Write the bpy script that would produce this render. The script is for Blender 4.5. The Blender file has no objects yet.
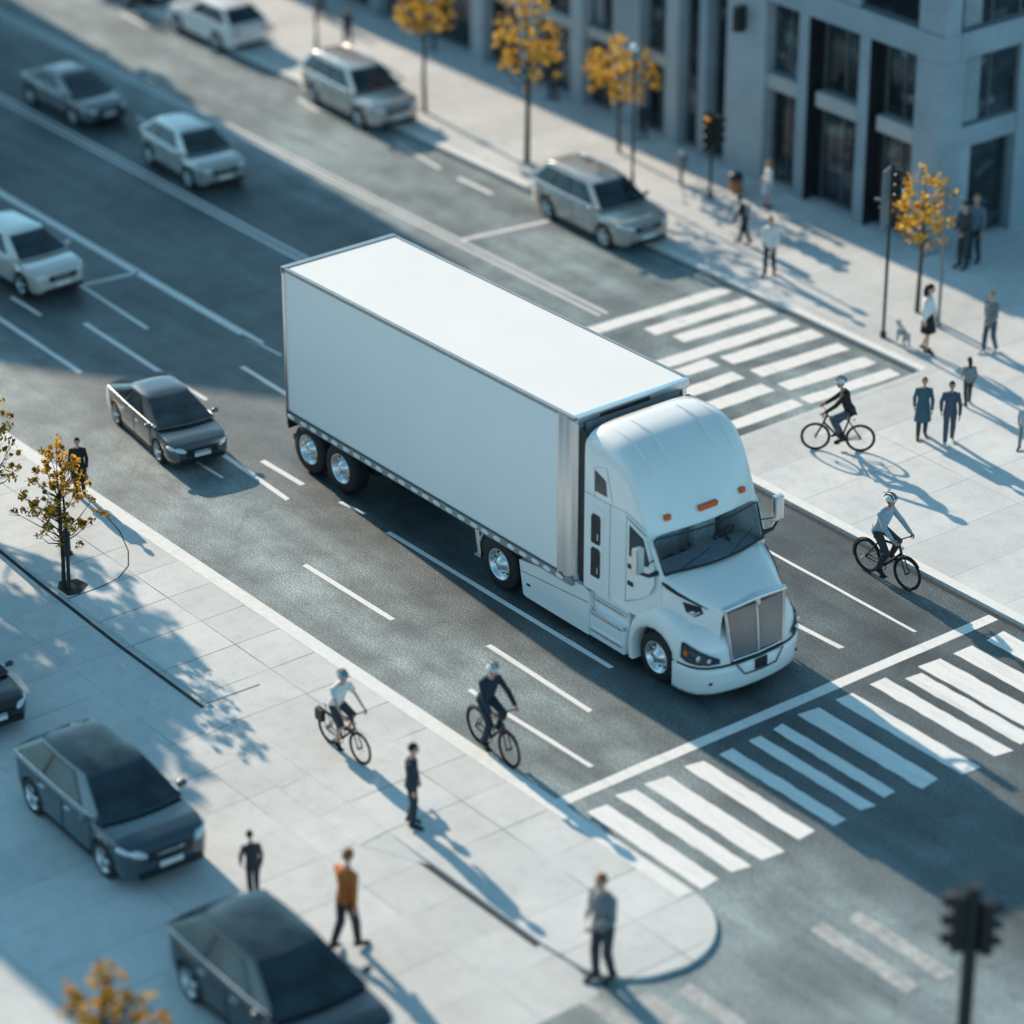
import bpy, bmesh, math, random
from mathutils import Vector, Matrix, Euler
random.seed(7)
R = math.radians
sc = bpy.context.scene
COL = sc.collection
pi = math.pi

# ------------------------------------------------------------------ materials
def new_mat(name):
    m = bpy.data.materials.new(name); m.use_nodes = True
    nt = m.node_tree; b = nt.nodes.get('Principled BSDF')
    return m, nt, b

def coords(nt, kind='Object', scale=None):
    t = nt.nodes.new('ShaderNodeTexCoord')
    if scale is None: return t.outputs[kind]
    mp = nt.nodes.new('ShaderNodeMapping'); mp.inputs['Scale'].default_value = scale
    nt.links.new(t.outputs[kind], mp.inputs[0]); return mp.outputs[0]

def noise(nt, vec, scale, detail=4, rough=.55):
    n = nt.nodes.new('ShaderNodeTexNoise'); n.inputs['Scale'].default_value = scale
    n.inputs['Detail'].default_value = detail; n.inputs['Roughness'].default_value = rough
    nt.links.new(vec, n.inputs['Vector']); return n.outputs['Fac']

def ramp(nt, fac, stops):
    r = nt.nodes.new('ShaderNodeValToRGB')
    e = r.color_ramp.elements
    e[0].position, e[0].color = stops[0][0], (*stops[0][1], 1)
    e[1].position, e[1].color = stops[-1][0], (*stops[-1][1], 1)
    for p, c in stops[1:-1]:
        k = e.new(p); k.color = (*c, 1)
    nt.links.new(fac, r.inputs[0]); return r.outputs[0]

def mixc(nt, a, b, fac, mode='MIX'):
    m = nt.nodes.new('ShaderNodeMix'); m.data_type = 'RGBA'; m.blend_type = mode
    for s, v in ((m.inputs[6], a), (m.inputs[7], b), (m.inputs[0], fac)):
        if hasattr(v, 'links'): nt.links.new(v, s)
        elif isinstance(v, (int, float)): s.default_value = v
        else: s.default_value = (*v, 1)
    return m.outputs[2]

def bump(nt, b, h, strength=.3, dist=.02):
    n = nt.nodes.new('ShaderNodeBump'); n.inputs['Strength'].default_value = strength
    n.inputs['Distance'].default_value = dist
    nt.links.new(h, n.inputs['Height']); nt.links.new(n.outputs[0], b.inputs['Normal'])

def M(name, col, rough=.5, metal=0., var=.12, scale=6., coat=0., bmp=0., spec=.5):
    """plain procedural surface: base colour broken up by two noises"""
    m, nt, b = new_mat(name)
    v = coords(nt)
    f = noise(nt, v, scale, 5)
    lo = tuple(max(0, c * (1 - var)) for c in col); hi = tuple(min(1, c * (1 + var)) for c in col)
    nt.links.new(ramp(nt, f, [(.3, lo), (.7, hi)]), b.inputs['Base Color'])
    f2 = noise(nt, v, scale * 3.1, 3)
    mr = nt.nodes.new('ShaderNodeMapRange'); mr.inputs[3].default_value = max(.02, rough * .85); mr.inputs[4].default_value = min(1, rough * 1.15)
    nt.links.new(f2, mr.inputs[0]); nt.links.new(mr.outputs[0], b.inputs['Roughness'])
    b.inputs['Metallic'].default_value = metal
    b.inputs['Specular IOR Level'].default_value = spec
    b.inputs['Coat Weight'].default_value = coat; b.inputs['Coat Roughness'].default_value = .06
    if bmp: bump(nt, b, f2, bmp, .01)
    return m

def asphalt():
    m, nt, b = new_mat('asphalt')
    v = coords(nt)
    fine = noise(nt, v, 30, 3, .85); mid = noise(nt, v, 1.3, 7, .68); big = noise(nt, v, .32, 5, .55)
    streak = noise(nt, coords(nt, 'Object', (.10, 1.5, 1)), 1.0, 4, .6)
    c = ramp(nt, fine, [(.32, (.020, .031, .036)), (.5, (.076, .099, .108)), (.68, (.235, .28, .29))])
    c = mixc(nt, c, ramp(nt, big, [(.3, (.6, .61, .62)), (.7, (1.5, 1.5, 1.48))]), 1., 'MULTIPLY')
    c = mixc(nt, c, ramp(nt, mid, [(.3, (.66, .67, .68)), (.5, (1, 1, 1)), (.72, (1.3, 1.3, 1.29))]), 1., 'MULTIPLY')  # random mottling that also paints in dappled tree shade
    c = mixc(nt, c, ramp(nt, streak, [(.32, (.7, .71, .73)), (.68, (1.25, 1.25, 1.24))]), 1., 'MULTIPLY')
    # sunlight painted into the colour: outer lanes paler, shaded centre lanes darker
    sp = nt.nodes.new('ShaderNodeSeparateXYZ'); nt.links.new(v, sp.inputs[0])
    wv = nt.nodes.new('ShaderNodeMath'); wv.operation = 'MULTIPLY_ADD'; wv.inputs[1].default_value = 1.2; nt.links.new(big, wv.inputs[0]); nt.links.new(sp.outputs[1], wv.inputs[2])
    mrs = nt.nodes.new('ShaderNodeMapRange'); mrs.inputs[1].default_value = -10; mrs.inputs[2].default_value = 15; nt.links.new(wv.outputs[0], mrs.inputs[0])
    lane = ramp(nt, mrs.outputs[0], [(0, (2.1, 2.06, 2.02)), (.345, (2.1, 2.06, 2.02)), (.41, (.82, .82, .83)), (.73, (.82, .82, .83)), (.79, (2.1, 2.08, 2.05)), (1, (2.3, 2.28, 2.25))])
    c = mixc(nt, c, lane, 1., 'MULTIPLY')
    # oil drips and sealed repair lines
    vor = nt.nodes.new('ShaderNodeTexVoronoi'); vor.feature = 'DISTANCE_TO_EDGE'; vor.inputs['Scale'].default_value = .23
    wob = nt.nodes.new('ShaderNodeTexNoise'); wob.inputs['Scale'].default_value = 1.1; nt.links.new(v, wob.inputs['Vector'])
    ad = nt.nodes.new('ShaderNodeVectorMath'); ad.operation = 'ADD'
    nt.links.new(v, ad.inputs[0]); nt.links.new(wob.outputs['Color'], ad.inputs[1]); nt.links.new(ad.outputs[0], vor.inputs['Vector'])
    crack = ramp(nt, vor.outputs['Distance'], [(.0, (.62, .62, .64)), (.007, (1, 1, 1))])
    c = mixc(nt, c, crack, .8, 'MULTIPLY')
    nt.links.new(c, b.inputs['Base Color'])
    b.inputs['Roughness'].default_value = .52; b.inputs['Specular IOR Level'].default_value = .6
    bump(nt, b, fine, .35, .02)
    return m

def concrete(name, lo, hi, joint=(.17, .19, .2), bw=2.6, bh=1.07, off=0., mort=.012, jamt=.95, rot=0.):
    m, nt, b = new_mat(name)
    v = coords(nt)
    mp = nt.nodes.new('ShaderNodeMapping'); mp.inputs['Rotation'].default_value = (0, 0, R(90) + rot)
    mp.inputs['Location'].default_value = (.35, off, 0)
    nt.links.new(v, mp.inputs[0])
    br = nt.nodes.new('ShaderNodeTexBrick'); br.offset = .0
    br.inputs['Scale'].default_value = 1; br.inputs['Mortar Size'].default_value = mort; br.inputs['Mortar Smooth'].default_value = .1
    br.inputs['Brick Width'].default_value = bw; br.inputs['Row Height'].default_value = bh
    br.inputs['Color1'].default_value = (.93, .93, .93, 1); br.inputs['Color2'].default_value = (1.05, 1.05, 1.05, 1)
    br.inputs['Mortar'].default_value = (1, 1, 1, 1)
    nt.links.new(mp.outputs[0], br.inputs['Vector'])
    big = noise(nt, v, .5, 5, .6); fine = noise(nt, v, 30, 4, .7); mid = noise(nt, v, 3.2, 6, .7)
    c = ramp(nt, big, [(.3, lo), (.7, hi)])
    c = mixc(nt, c, br.outputs['Color'], 1., 'MULTIPLY')
    c = mixc(nt, c, ramp(nt, fine, [(.25, (.86, .86, .86)), (.75, (1.1, 1.1, 1.1))]), 1., 'MULTIPLY')
    c = mixc(nt, c, ramp(nt, mid, [(.28, (.86, .87, .88)), (.5, (1, 1, 1)), (.75, (1.05, 1.05, 1.05))]), 1., 'MULTIPLY')
    brk = noise(nt, v, .45, 2)
    mr = nt.nodes.new('ShaderNodeMapRange'); mr.inputs[1].default_value = .38; mr.inputs[2].default_value = .6; mr.inputs[3].default_value = .12; mr.inputs[4].default_value = 1
    nt.links.new(brk, mr.inputs[0])
    mu = nt.nodes.new('ShaderNodeMath'); mu.operation = 'MULTIPLY'
    nt.links.new(br.outputs['Fac'], mu.inputs[0]); nt.links.new(mr.outputs[0], mu.inputs[1])
    mu2 = nt.nodes.new('ShaderNodeMath'); mu2.operation = 'MULTIPLY'; mu2.inputs[1].default_value = jamt
    nt.links.new(mu.outputs[0], mu2.inputs[0])
    c = mixc(nt, c, joint, mu2.outputs[0])
    nt.links.new(c, b.inputs['Base Color']); b.inputs['Roughness'].default_value = .8
    b.inputs['Specular IOR Level'].default_value = .3
    bump(nt, b, fine, .25, .01)
    return m

def road_paint():
    m, nt, b = new_mat('road_paint')
    v = coords(nt)
    f = noise(nt, v, 18, 6, .75); g = noise(nt, v, 1.7, 6, .65); h = noise(nt, coords(nt, 'Object', (.4, 3, 1)), 2.2, 5, .6)
    c = ramp(nt, f, [(.25, (.7, .71, .71)), (.55, (.86, .86, .855))])
    c = mixc(nt, c, ramp(nt, h, [(.25, (.72, .73, .74)), (.5, (1, 1, 1))]), .7, 'MULTIPLY')
    a1 = nt.nodes.new('ShaderNodeMath'); a1.operation = 'ADD'; nt.links.new(f, a1.inputs[0]); nt.links.new(g, a1.inputs[1])
    worn = ramp(nt, a1.outputs[0], [(.70, (1, 1, 1)), (.76, (0, 0, 0))])
    c = mixc(nt, c, (.16, .185, .19), worn)
    nt.links.new(c, b.inputs['Base Color']); b.inputs['Roughness'].default_value = .7
    bump(nt, b, f, .3, .01)
    return m

def leaf_mat(name, stops):
    m, nt, b = new_mat(name)
    g = nt.nodes.new('ShaderNodeNewGeometry')
    c = ramp(nt, g.outputs['Random Per Island'], stops)
    c = mixc(nt, c, ramp(nt, noise(nt, coords(nt), 14, 2), [(.3, (.7, .7, .7)), (.7, (1.15, 1.15, 1.15))]), 1., 'MULTIPLY')
    nt.links.new(c, b.inputs['Base Color']); b.inputs['Roughness'].default_value = .5
    b.inputs['Specular IOR Level'].default_value = .3
    tr = nt.nodes.new('ShaderNodeBsdfTranslucent'); nt.links.new(c, tr.inputs['Color'])
    mx = nt.nodes.new('ShaderNodeMixShader'); mx.inputs[0].default_value = .5
    out = nt.nodes['Material Output']
    nt.links.new(b.outputs[0], mx.inputs[1]); nt.links.new(tr.outputs[0], mx.inputs[2]); nt.links.new(mx.outputs[0], out.inputs[0])
    return m

def window_glass():
    m, nt, b = new_mat('window_glass')
    v = coords(nt, 'Object', (1, 1, 1))
    f = noise(nt, v, .8, 4, .6)
    c = ramp(nt, f, [(.35, (.008, .012, .016)), (.52, (.03, .042, .05)), (.7, (.11, .14, .155))])
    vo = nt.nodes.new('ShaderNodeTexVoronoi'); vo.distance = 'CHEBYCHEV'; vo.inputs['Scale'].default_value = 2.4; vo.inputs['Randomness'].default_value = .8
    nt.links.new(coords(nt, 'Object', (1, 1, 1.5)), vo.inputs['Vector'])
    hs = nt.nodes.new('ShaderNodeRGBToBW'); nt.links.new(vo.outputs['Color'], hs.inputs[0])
    c = mixc(nt, c, ramp(nt, hs.outputs[0], [(.45, (.55, .58, .6)), (.72, (1, 1, 1)), (.80, (3.2, 2.9, 2.5))]), .8, 'MULTIPLY')  # blocky pale patches painted in as reflections and interior shapes
    nt.links.new(c, b.inputs['Base Color'])
    b.inputs['Roughness'].default_value = .06
    b.inputs['Specular IOR Level'].default_value = .5
    w = noise(nt, v, 2.5, 2); bump(nt, b, w, .03, .05)
    return m

MT = {}
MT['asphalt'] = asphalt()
MT['pave'] = concrete('pavement_concrete', (.59, .61, .615), (.71, .73, .73))
MT['pave_far'] = concrete('far_pavement_concrete', (.58, .60, .61), (.70, .725, .73), bw=3.1, bh=1.3, off=.4, jamt=.6)
MT['drive'] = concrete('driveway_concrete', (.56, .585, .59), (.68, .70, .70), off=.1, jamt=.6)
MT['kerb'] = M('kerb_stone', (.78, .79, .78), .8, var=.08, scale=9, bmp=.2)
MT['kerb_dark'] = M('kerb_joint_shade', (.03, .035, .04), .9)
MT['paint'] = road_paint()
MT['truck'] = M('white_truck_paint', (.90, .88, .865), .24, var=.02, scale=1.2, coat=.9)
MT['box'] = M('white_box_panel', (.92, .90, .885), .42, var=.015, scale=.7, coat=.12)
MT['chrome'] = M('chrome', (.82, .84, .86), .14, 1., .06, 9)
MT['wheelchrome'] = M('polished_wheel', (.8, .82, .84), .26, .85, .08, 9)
MT['alu'] = M('brushed_aluminium', (.74, .77, .79), .3, 1., .03, 4)
MT['steel'] = M('painted_steel', (.33, .36, .38), .4, .6, .1, 8)
MT['black'] = M('black_plastic', (.012, .014, .016), .45, var=.3)
MT['chassis'] = M('chassis_black', (.010, .011, .012), .7, var=.4, scale=5)
MT['rubber'] = M('tyre_rubber', (.016, .017, .019), .75, var=.3, scale=12, bmp=.2)
MT['glass'] = M('vehicle_glass', (.022, .036, .046), .06, var=.75, scale=1.6, spec=.5)
MT['truckglass'] = M('windshield_glass', (.01, .014, .018), .04, var=.7, scale=1.6, spec=.55)
def clear_glass():
    m, nt, b = new_mat('clear_windshield_glass')
    nt.links.new(ramp(nt, noise(nt, coords(nt), 1.5, 2), [(.3, (.012, .016, .02)), (.7, (.02, .026, .03))]), b.inputs['Base Color'])
    b.inputs['Roughness'].default_value = .03; b.inputs['Specular IOR Level'].default_value = .5
    t = nt.nodes.new('ShaderNodeBsdfTransparent'); t.inputs[0].default_value = (.95, .98, 1, 1)
    mx = nt.nodes.new('ShaderNodeMixShader'); mx.inputs[0].default_value = .86
    nt.links.new(b.outputs[0], mx.inputs[1]); nt.links.new(t.outputs[0], mx.inputs[2]); nt.links.new(mx.outputs[0], nt.nodes['Material Output'].inputs[0])
    return m
MT['clear'] = clear_glass()
MT['amber'] = M('amber_lens', (.75, .13, .02), .25, var=.2, scale=30)
lit = M('lit_amber_lamp', (.9, .3, .03), .3); lit.node_tree.nodes['Principled BSDF'].inputs['Emission Color'].default_value = (1, .33, .03, 1); lit.node_tree.nodes['Principled BSDF'].inputs['Emission Strength'].default_value = .45
MT['lit'] = lit
MT['lens'] = M('lamp_lens', (.75, .8, .84), .08, .35, .15, 20, coat=.8)
MT['red'] = M('red_lens', (.35, .02, .015), .2)
MT['white'] = M('white_plastic', (.8, .81, .81), .4, var=.04)
MT['wall'] = M('blue_grey_stone', (.30, .36, .405), .75, var=.12, scale=1.4, bmp=.15)
MT['wall2'] = M('pale_stone', (.39, .44, .475), .75, var=.1, scale=1.6, bmp=.15)
MT['band'] = M('stone_band', (.43, .44, .44), .7, var=.08, scale=2)
MT['frame'] = M('dark_window_frame', (.13, .155, .175), .4, .3)
MT['dk_panel'] = M('dark_cladding', (.022, .026, .032), .5, .2, .25, 2)
MT['wglass'] = window_glass()
MT['blind'] = M('pale_blind', (.26, .31, .34), .8, var=.15, scale=3)
MT['pole'] = M('dark_pole_paint', (.028, .033, .038), .5, .2)
MT['greypole'] = M('grey_pole_paint', (.2, .23, .25), .45, .4)
MT['bark'] = M('bark', (.075, .062, .05), .9, var=.35, scale=20, bmp=.4)
MT['bark_dark'] = M('dark_bark', (.035, .034, .032), .9, var=.35, scale=20, bmp=.4)
MT['soil'] = M('tree_pit_soil', (.03, .03, .028), .95, var=.4, scale=30, bmp=.5)
MT['leaf_y'] = leaf_mat('yellow_leaves', [(0, (.16, .085, .012)), (.22, (.52, .25, .02)), (.5, (.92, .53, .035)), (.85, (.94, .64, .10)), (1, (.92, .80, .45))])
MT['leaf_o'] = leaf_mat('olive_orange_leaves', [(0, (.05, .045, .015)), (.25, (.2, .12, .02)), (.5, (.72, .36, .025)), (.85, (.95, .5, .03)), (1, (.92, .66, .2))])
MT['leaf_d'] = leaf_mat('dark_leaves', [(0, (.03, .045, .025)), (.5, (.06, .075, .03)), (1, (.3, .17, .03))])
MT['skin'] = M('skin', (.55, .33, .25), .55, var=.08)
MT['skin2'] = M('tan_skin', (.42, .24, .17), .55, var=.08)
MT['eye'] = M('eye_dark', (.02, .015, .012), .3)
HUES = dict(navy=(.018, .03, .05), black=(.012, .013, .015), white=(.72, .73, .73), grey=(.2, .22, .235), ltblue=(.36, .44, .5),
            denim=(.055, .085, .125), orange=(.55, .15, .03), olive=(.09, .1, .075), charcoal=(.04, .047, .055), tan=(.3, .22, .15),
            bluegrey=(.13, .18, .22), hair_b=(.02, .015, .012), hair_r=(.3, .11, .03), hair_y=(.36, .22, .09), shoe_w=(.6, .6, .6), teal=(.05, .12, .15))
CL = {k: M('cloth_' + k, v, .85, var=.2, scale=14, bmp=.25) for k, v in HUES.items()}

# ------------------------------------------------------------------ mesh helpers
class MB:
    def __init__(s): s.v = []; s.f = []; s.sm = []; s.mi = []
    def add(s, vs, fs, smooth=True, mi=0):
        o = len(s.v); s.v += [tuple(v) for v in vs]
        for f in fs: s.f.append(tuple(i + o for i in f)); s.sm.append(smooth); s.mi.append(mi)
        return s
    def box(s, x0, x1, y0, y1, z0, z1, bev=0., mi=0, mat=None):
        if not bev:
            vs = [(x, y, z) for z in (z0, z1) for y in (y0, y1) for x in (x0, x1)]
            fs = [(0, 2, 3, 1), (4, 5, 7, 6), (0, 1, 5, 4), (2, 6, 7, 3), (0, 4, 6, 2), (1, 3, 7, 5)]
            sm = False
        else:
            bm = bmesh.new(); bmesh.ops.create_cube(bm, size=1)
            for v in bm.verts: v.co = Vector(((x0 + x1) / 2 + v.co.x * (x1 - x0), (y0 + y1) / 2 + v.co.y * (y1 - y0), (z0 + z1) / 2 + v.co.z * (z1 - z0)))
            bmesh.ops.bevel(bm, geom=bm.edges[:], offset=bev, segments=2, profile=.7, affect='EDGES')
            bm.verts.index_update()
            vs = [v.co.copy() for v in bm.verts]; fs = [[v.index for v in f.verts] for f in bm.faces]; bm.free(); sm = False
        if mat is not None: vs = [mat @ Vector(v) for v in vs]
        return s.add(vs, fs, sm, mi)
    def tube(s, pts, rad, n=8, cap=True, mi=0, flat=1.):
        pts = [Vector(p) for p in pts]
        if not isinstance(rad, (list, tuple)): rad = [rad] * len(pts)
        rings = []
        t0 = (pts[1] - pts[0]).normalized()
        ref = Vector((0, 0, 1)) if abs(t0.z) < .9 else Vector((1, 0, 0))
        for i, p in enumerate(pts):
            a = pts[max(0, i - 1)]; b = pts[min(len(pts) - 1, i + 1)]
            t = (b - a).normalized()
            u = t.cross(ref)
            if u.length < 1e-4: u = t.cross(Vector((0, 1, 0)))
            u.normalize(); w = u.cross(t)
            rings.append([p + rad[i] * (math.cos(2 * pi * k / n) * u + flat * math.sin(2 * pi * k / n) * w) for k in range(n)])
        return s.loft(rings, True, cap, mi)
    def loft(s, rings, closed=True, cap=True, mi=0, smooth=True):
        n = len(rings[0]); vs = [v for r in rings for v in r]; fs = []
        for i in range(len(rings) - 1):
            for k in range(n if closed else n - 1):
                a = i * n + k; b = i * n + (k + 1) % n
                fs.append((a, b, b + n, a + n))
        s.add(vs, fs, smooth, mi)
        if cap:
            s.add(rings[0], [tuple(reversed(range(n)))], False, mi); s.add(rings[-1], [tuple(range(n))], False, mi)
        return s
    def grid(s, P, mi=0, smooth=True):
        return s.loft(P, False, False, mi, smooth)
    def lathe(s, prof, c=(0, 0, 0), axis='Y', n=28, mi=0):
        """profile of (radius, offset along axis)"""
        rings = []
        for r, h in prof:
            ring = []
            for k in range(n):
                a = 2 * pi * k / n; x, y = r * math.cos(a), r * math.sin(a)
                p = {'Y': (x, h, y), 'Z': (x, y, h), 'X': (h, x, y)}[axis]
                ring.append((p[0] + c[0], p[1] + c[1], p[2] + c[2]))
            rings.append(ring)
        return s.loft(rings, True, False, mi)
    def ellipsoid(s, c, r, n=12, m=8, mi=0, rot=None):
        rings = []
        for i in range(m + 1):
            a = -pi / 2 + pi * i / m
            ring = []
            for k in range(n):
                t = 2 * pi * k / n
                p = Vector((r[0] * math.cos(a) * math.cos(t), r[1] * math.cos(a) * math.sin(t), r[2] * math.sin(a)))
                if rot is not None: p = rot @ p
                ring.append(p + Vector(c))
            rings.append(ring)
        return s.loft(rings, True, False, mi)
    def torus(s, c, R0, r, n=36, m=8, axis='Y', mi=0, a0=0, a1=2 * pi):
        full = abs(a1 - a0 - 2 * pi) < 1e-6
        rings = []
        for i in range(n + (0 if full else 1)):
            a = a0 + (a1 - a0) * i / n
            ring = []
            for k in range(m):
                b = 2 * pi * k / m; rr = R0 + r * math.cos(b); h = r * math.sin(b)
                x, y = rr * math.cos(a), rr * math.sin(a)
                p = {'Y': (x, h, y), 'Z': (x, y, h), 'X': (h, x, y)}[axis]
                ring.append((p[0] + c[0], p[1] + c[1], p[2] + c[2]))
            rings.append(ring)
        if full: rings.append(rings[0])
        return s.loft(rings, True, not full, mi)
    def prism(s, poly, z0, z1, mi=0):
        """polygon in XY extruded in Z"""
        n = len(poly)
        vs = [(x, y, z0) for x, y in poly] + [(x, y, z1) for x, y in poly]
        fs = [tuple(range(n, 2 * n)), tuple(reversed(range(n)))] + [(i, (i + 1) % n, (i + 1) % n + n, i + n) for i in range(n)]
        return s.add(vs, fs, False, mi)
    def plate(s, poly, y0, y1, mi=0):
        """polygon in XZ extruded in Y"""
        n = len(poly)
        vs = [(x, y0, z) for x, z in poly] + [(x, y1, z) for x, z in poly]
        fs = [tuple(range(n)), tuple(reversed(range(n, 2 * n)))] + [((i + 1) % n, i, i + n, (i + 1) % n + n) for i in range(n)]
        return s.add(vs, fs, False, mi)
    def build(s, name, mat, parent=None, fix=True):
        me = bpy.data.meshes.new(name); me.from_pydata(s.v, [], s.f)
        for p, a, b in zip(me.polygons, s.sm, s.mi): p.use_smooth = a; p.material_index = b
        for m in (mat if isinstance(mat, (list, tuple)) else [mat]): me.materials.append(m)
        if fix:
            bm = bmesh.new(); bm.from_mesh(me); bmesh.ops.recalc_face_normals(bm, faces=bm.faces[:]); bm.to_mesh(me); bm.free()
        o = bpy.data.objects.new(name, me); COL.objects.link(o)
        if parent is not None: o.parent = parent
        return o

def tag(o, label=None, cat=None, group=None, kind=None):
    if label: o['label'] = label
    if cat: o['category'] = cat
    if group: o['group'] = group
    if kind: o['kind'] = kind
    return o

def thing(name, label, cat, loc=(0, 0, 0), yaw=0., group=None, scale=1.):
    o = bpy.data.objects.new(name, None); COL.objects.link(o); o.empty_display_size = .2
    o.location = loc; o.rotation_euler = (0, 0, R(yaw)); o.scale = (scale,) * 3
    return tag(o, label, cat, group)

def kids(o): return [c for c in bpy.data.objects if c.parent == o]
def copy_tree(o, parent=None):
    c = o.copy(); COL.objects.link(c)
    if parent is not None: c.parent = parent
    for ch in kids(o): copy_tree(ch, c)
    return c

def struct(name, mb, mat, fix=True):
    return tag(mb.build(name, mat, None, fix), kind='structure')

def lerp(a, b, t): return a + (b - a) * t
def interp(x, pts):
    if x <= pts[0][0]: return pts[0][1]
    for (a, u), (b, v) in zip(pts, pts[1:]):
        if x <= b:
            t = (x - a) / (b - a); t = t * t * (3 - 2 * t) * .5 + t * .5
            return u + (v - u) * t
    return pts[-1][1]

# ------------------------------------------------------------------ ground, road, pavements
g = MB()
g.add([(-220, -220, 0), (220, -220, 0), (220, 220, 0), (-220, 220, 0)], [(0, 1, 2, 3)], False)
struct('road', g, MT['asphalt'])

def arc(cx, cy, r, a0, a1, n=10):
    return [(cx + r * math.cos(R(lerp(a0, a1, i / n))), cy + r * math.sin(R(lerp(a0, a1, i / n)))) for i in range(n + 1)]

HN, HF = .06, .08
# near strip of pavement between the road and the driveway lane, with a stone kerb round its nose
inner = [(-60, -6.1), (-60, -3.93), (16.0, -3.93), (16.0, -3.642)] + arc(16.02, -5.03, 1.38, 88, 0) + arc(16.3, -5.2, 1.05, -10, -80) + [(15.6, -6.3), (6.9, -6.3), (-0.3, -6.18)]
# inner polygon runs clockwise
struct('near_pavement', MB().prism(inner, -.05, HN), MT['pave'])
outer_arc = [(-60, -3.64), (8, -3.64), (16.0, -3.64)]
inner_arc = [(-60, -3.93), (8, -3.93), (16.0, -3.93)]
k = MB()
n = len(outer_arc)
vs = [(x, y, z) for (x, y) in outer_arc for z in (-.05, HN + .004)] + [(x, y, HN + .004) for x, y in inner_arc]
fs = [(2 * i, 2 * i + 2, 2 * i + 3, 2 * i + 1) for i in range(n - 1)] + [(2 * i + 1, 2 * i + 3, 2 * n + i + 1, 2 * n + i) for i in range(n - 1)]
k.add(vs, fs, False)
struct('near_kerb', k, MT['kerb'])
# driveway lane (concrete) beyond the pavement strip
d = MB()
d.add([(-60, -3.95, .003), (15.4, -3.95, .003), (16.0, -6.2, .003), (17.1, -6.4, .003), (17.5, -30, .003), (-60, -30, .003)], [(0, 1, 2, 3, 4, 5)], False)
struct('driveway', d, MT['drive'])
# dropped kerb ramp
struct('dropped_kerb', MB().add([(6.9, -6.305, HN + .002), (11.7, -6.305, HN + .002), (11.7, -6.85, .006), (6.9, -6.85, .006), (12.9, -6.305, HN + .001), (12.9, -6.325, .006)], [(0, 3, 2, 1), (1, 2, 5, 4)], False), MT['pave'])
# thin dark channel along the driveway edge and round the tree island
gl = MB()
def ribbon(mb, pts, w, z):
    L = []
    for i, p in enumerate(pts):
        a = Vector(pts[max(0, i - 1)]); b = Vector(pts[min(len(pts) - 1, i + 1)])
        t = (b - a).normalized(); nrm = Vector((-t.y, t.x))
        q = Vector(p); L.append([(q.x + nrm.x * w / 2, q.y + nrm.y * w / 2, z), (q.x - nrm.x * w / 2, q.y - nrm.y * w / 2, z)])
    mb.grid(L, smooth=False)
ribbon(gl, [(-14, -6.25), (-.3, -6.24), (1.2, -6.31), (4, -6.40), (6.72, -6.42)], .075, .008)
ribbon(gl, [(2.15, -6.28), (2.13, -5.6), (2.05, -5.15), (1.75, -4.75), (1.27, -4.45), (.5, -4.15), (-.4, -3.98)], .022, HN + .004)
ribbon(gl, [(12.2, -6.36), (15.6, -6.36)], .09, .008)  # wider dark ribbon painted in for a shadow strip beside the kerb
ribbon(gl, [(6.72, -6.42), (6.75, -5.3)], .022, HN + .004)
struct('channel_and_shadow_strip', gl, MT['kerb_dark'])

# far pavement with the bulb-out
far = [(-60, 12.42), (4.62, 12.42), (4.62, 6.34), (16, 6.34)] + arc(16, 7.74, 1.4, -90, 0) + [(17.4, 70), (-60, 70)]
struct('far_pavement', MB().prism(far, -.05, HF), MT['pave_far'])
fk = MB()
def kerb_strip(pts, w):
    for (a, b) in zip(pts, pts[1:]):
        A, B = Vector(a), Vector(b); t = (B - A).normalized(); nn = Vector((-t.y, t.x))
        q = [A, B, B + nn * w, A + nn * w]
        fk.add([(p.x, p.y, HF + .004) for p in q], [(0, 1, 2, 3)], False)
kerb_strip([(-60, 12.42), (4.62, 12.42)], .2)
kerb_strip([(4.9, 6.34), (16, 6.34)], .22)
struct('far_kerb', fk, MT['kerb'])
gt = MB()
ribbon(gt, [(-60, 12.37), (4.58, 12.37)], .07, .006)
ribbon(gt, [(4.6, 6.29), (16, 6.29)], .07, .006)
struct('gutter', gt, MT['kerb_dark'])

# painted markings, 4 mm above the road
ZP = .004
def quad_strip(mb, a, b, w, jag=.0, z=ZP, seg=1, taper=0):
    A, B = Vector(a), Vector(b); t = (B - A).normalized(); nn = Vector((-t.y, t.x))
    L = []
    for i in range(seg + 1):
        q = A.lerp(B, i / seg); e = jag if 0 < i < seg else jag * 3
        L.append([(q.x + nn.x * (w / 2 + random.uniform(-jag, jag)) + t.x * random.uniform(-e, e) * 1., q.y + nn.y * (w / 2 + random.uniform(-jag, jag)), z),
                  (q.x - nn.x * (w / 2 + random.uniform(-jag, jag)) + t.x * random.uniform(-e, e) * 1., q.y - nn.y * (w / 2 + random.uniform(-jag, jag)), z)])
    mb.grid(L, smooth=False)
ll = MB()
quad_strip(ll, (-60, 3.05), (-4.95, 2.72), .2)
quad_strip(ll, (-5.6, 2.66), (-4.2, 2.72), .06)
for yy in (6.13, 5.93): quad_strip(ll, (-60, yy + .1), (-6.6, yy - .02), .085)
for yy in (9.40, 9.20): quad_strip(ll, (-60, yy + .15), (-1.7, yy - .02), .07)
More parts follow.
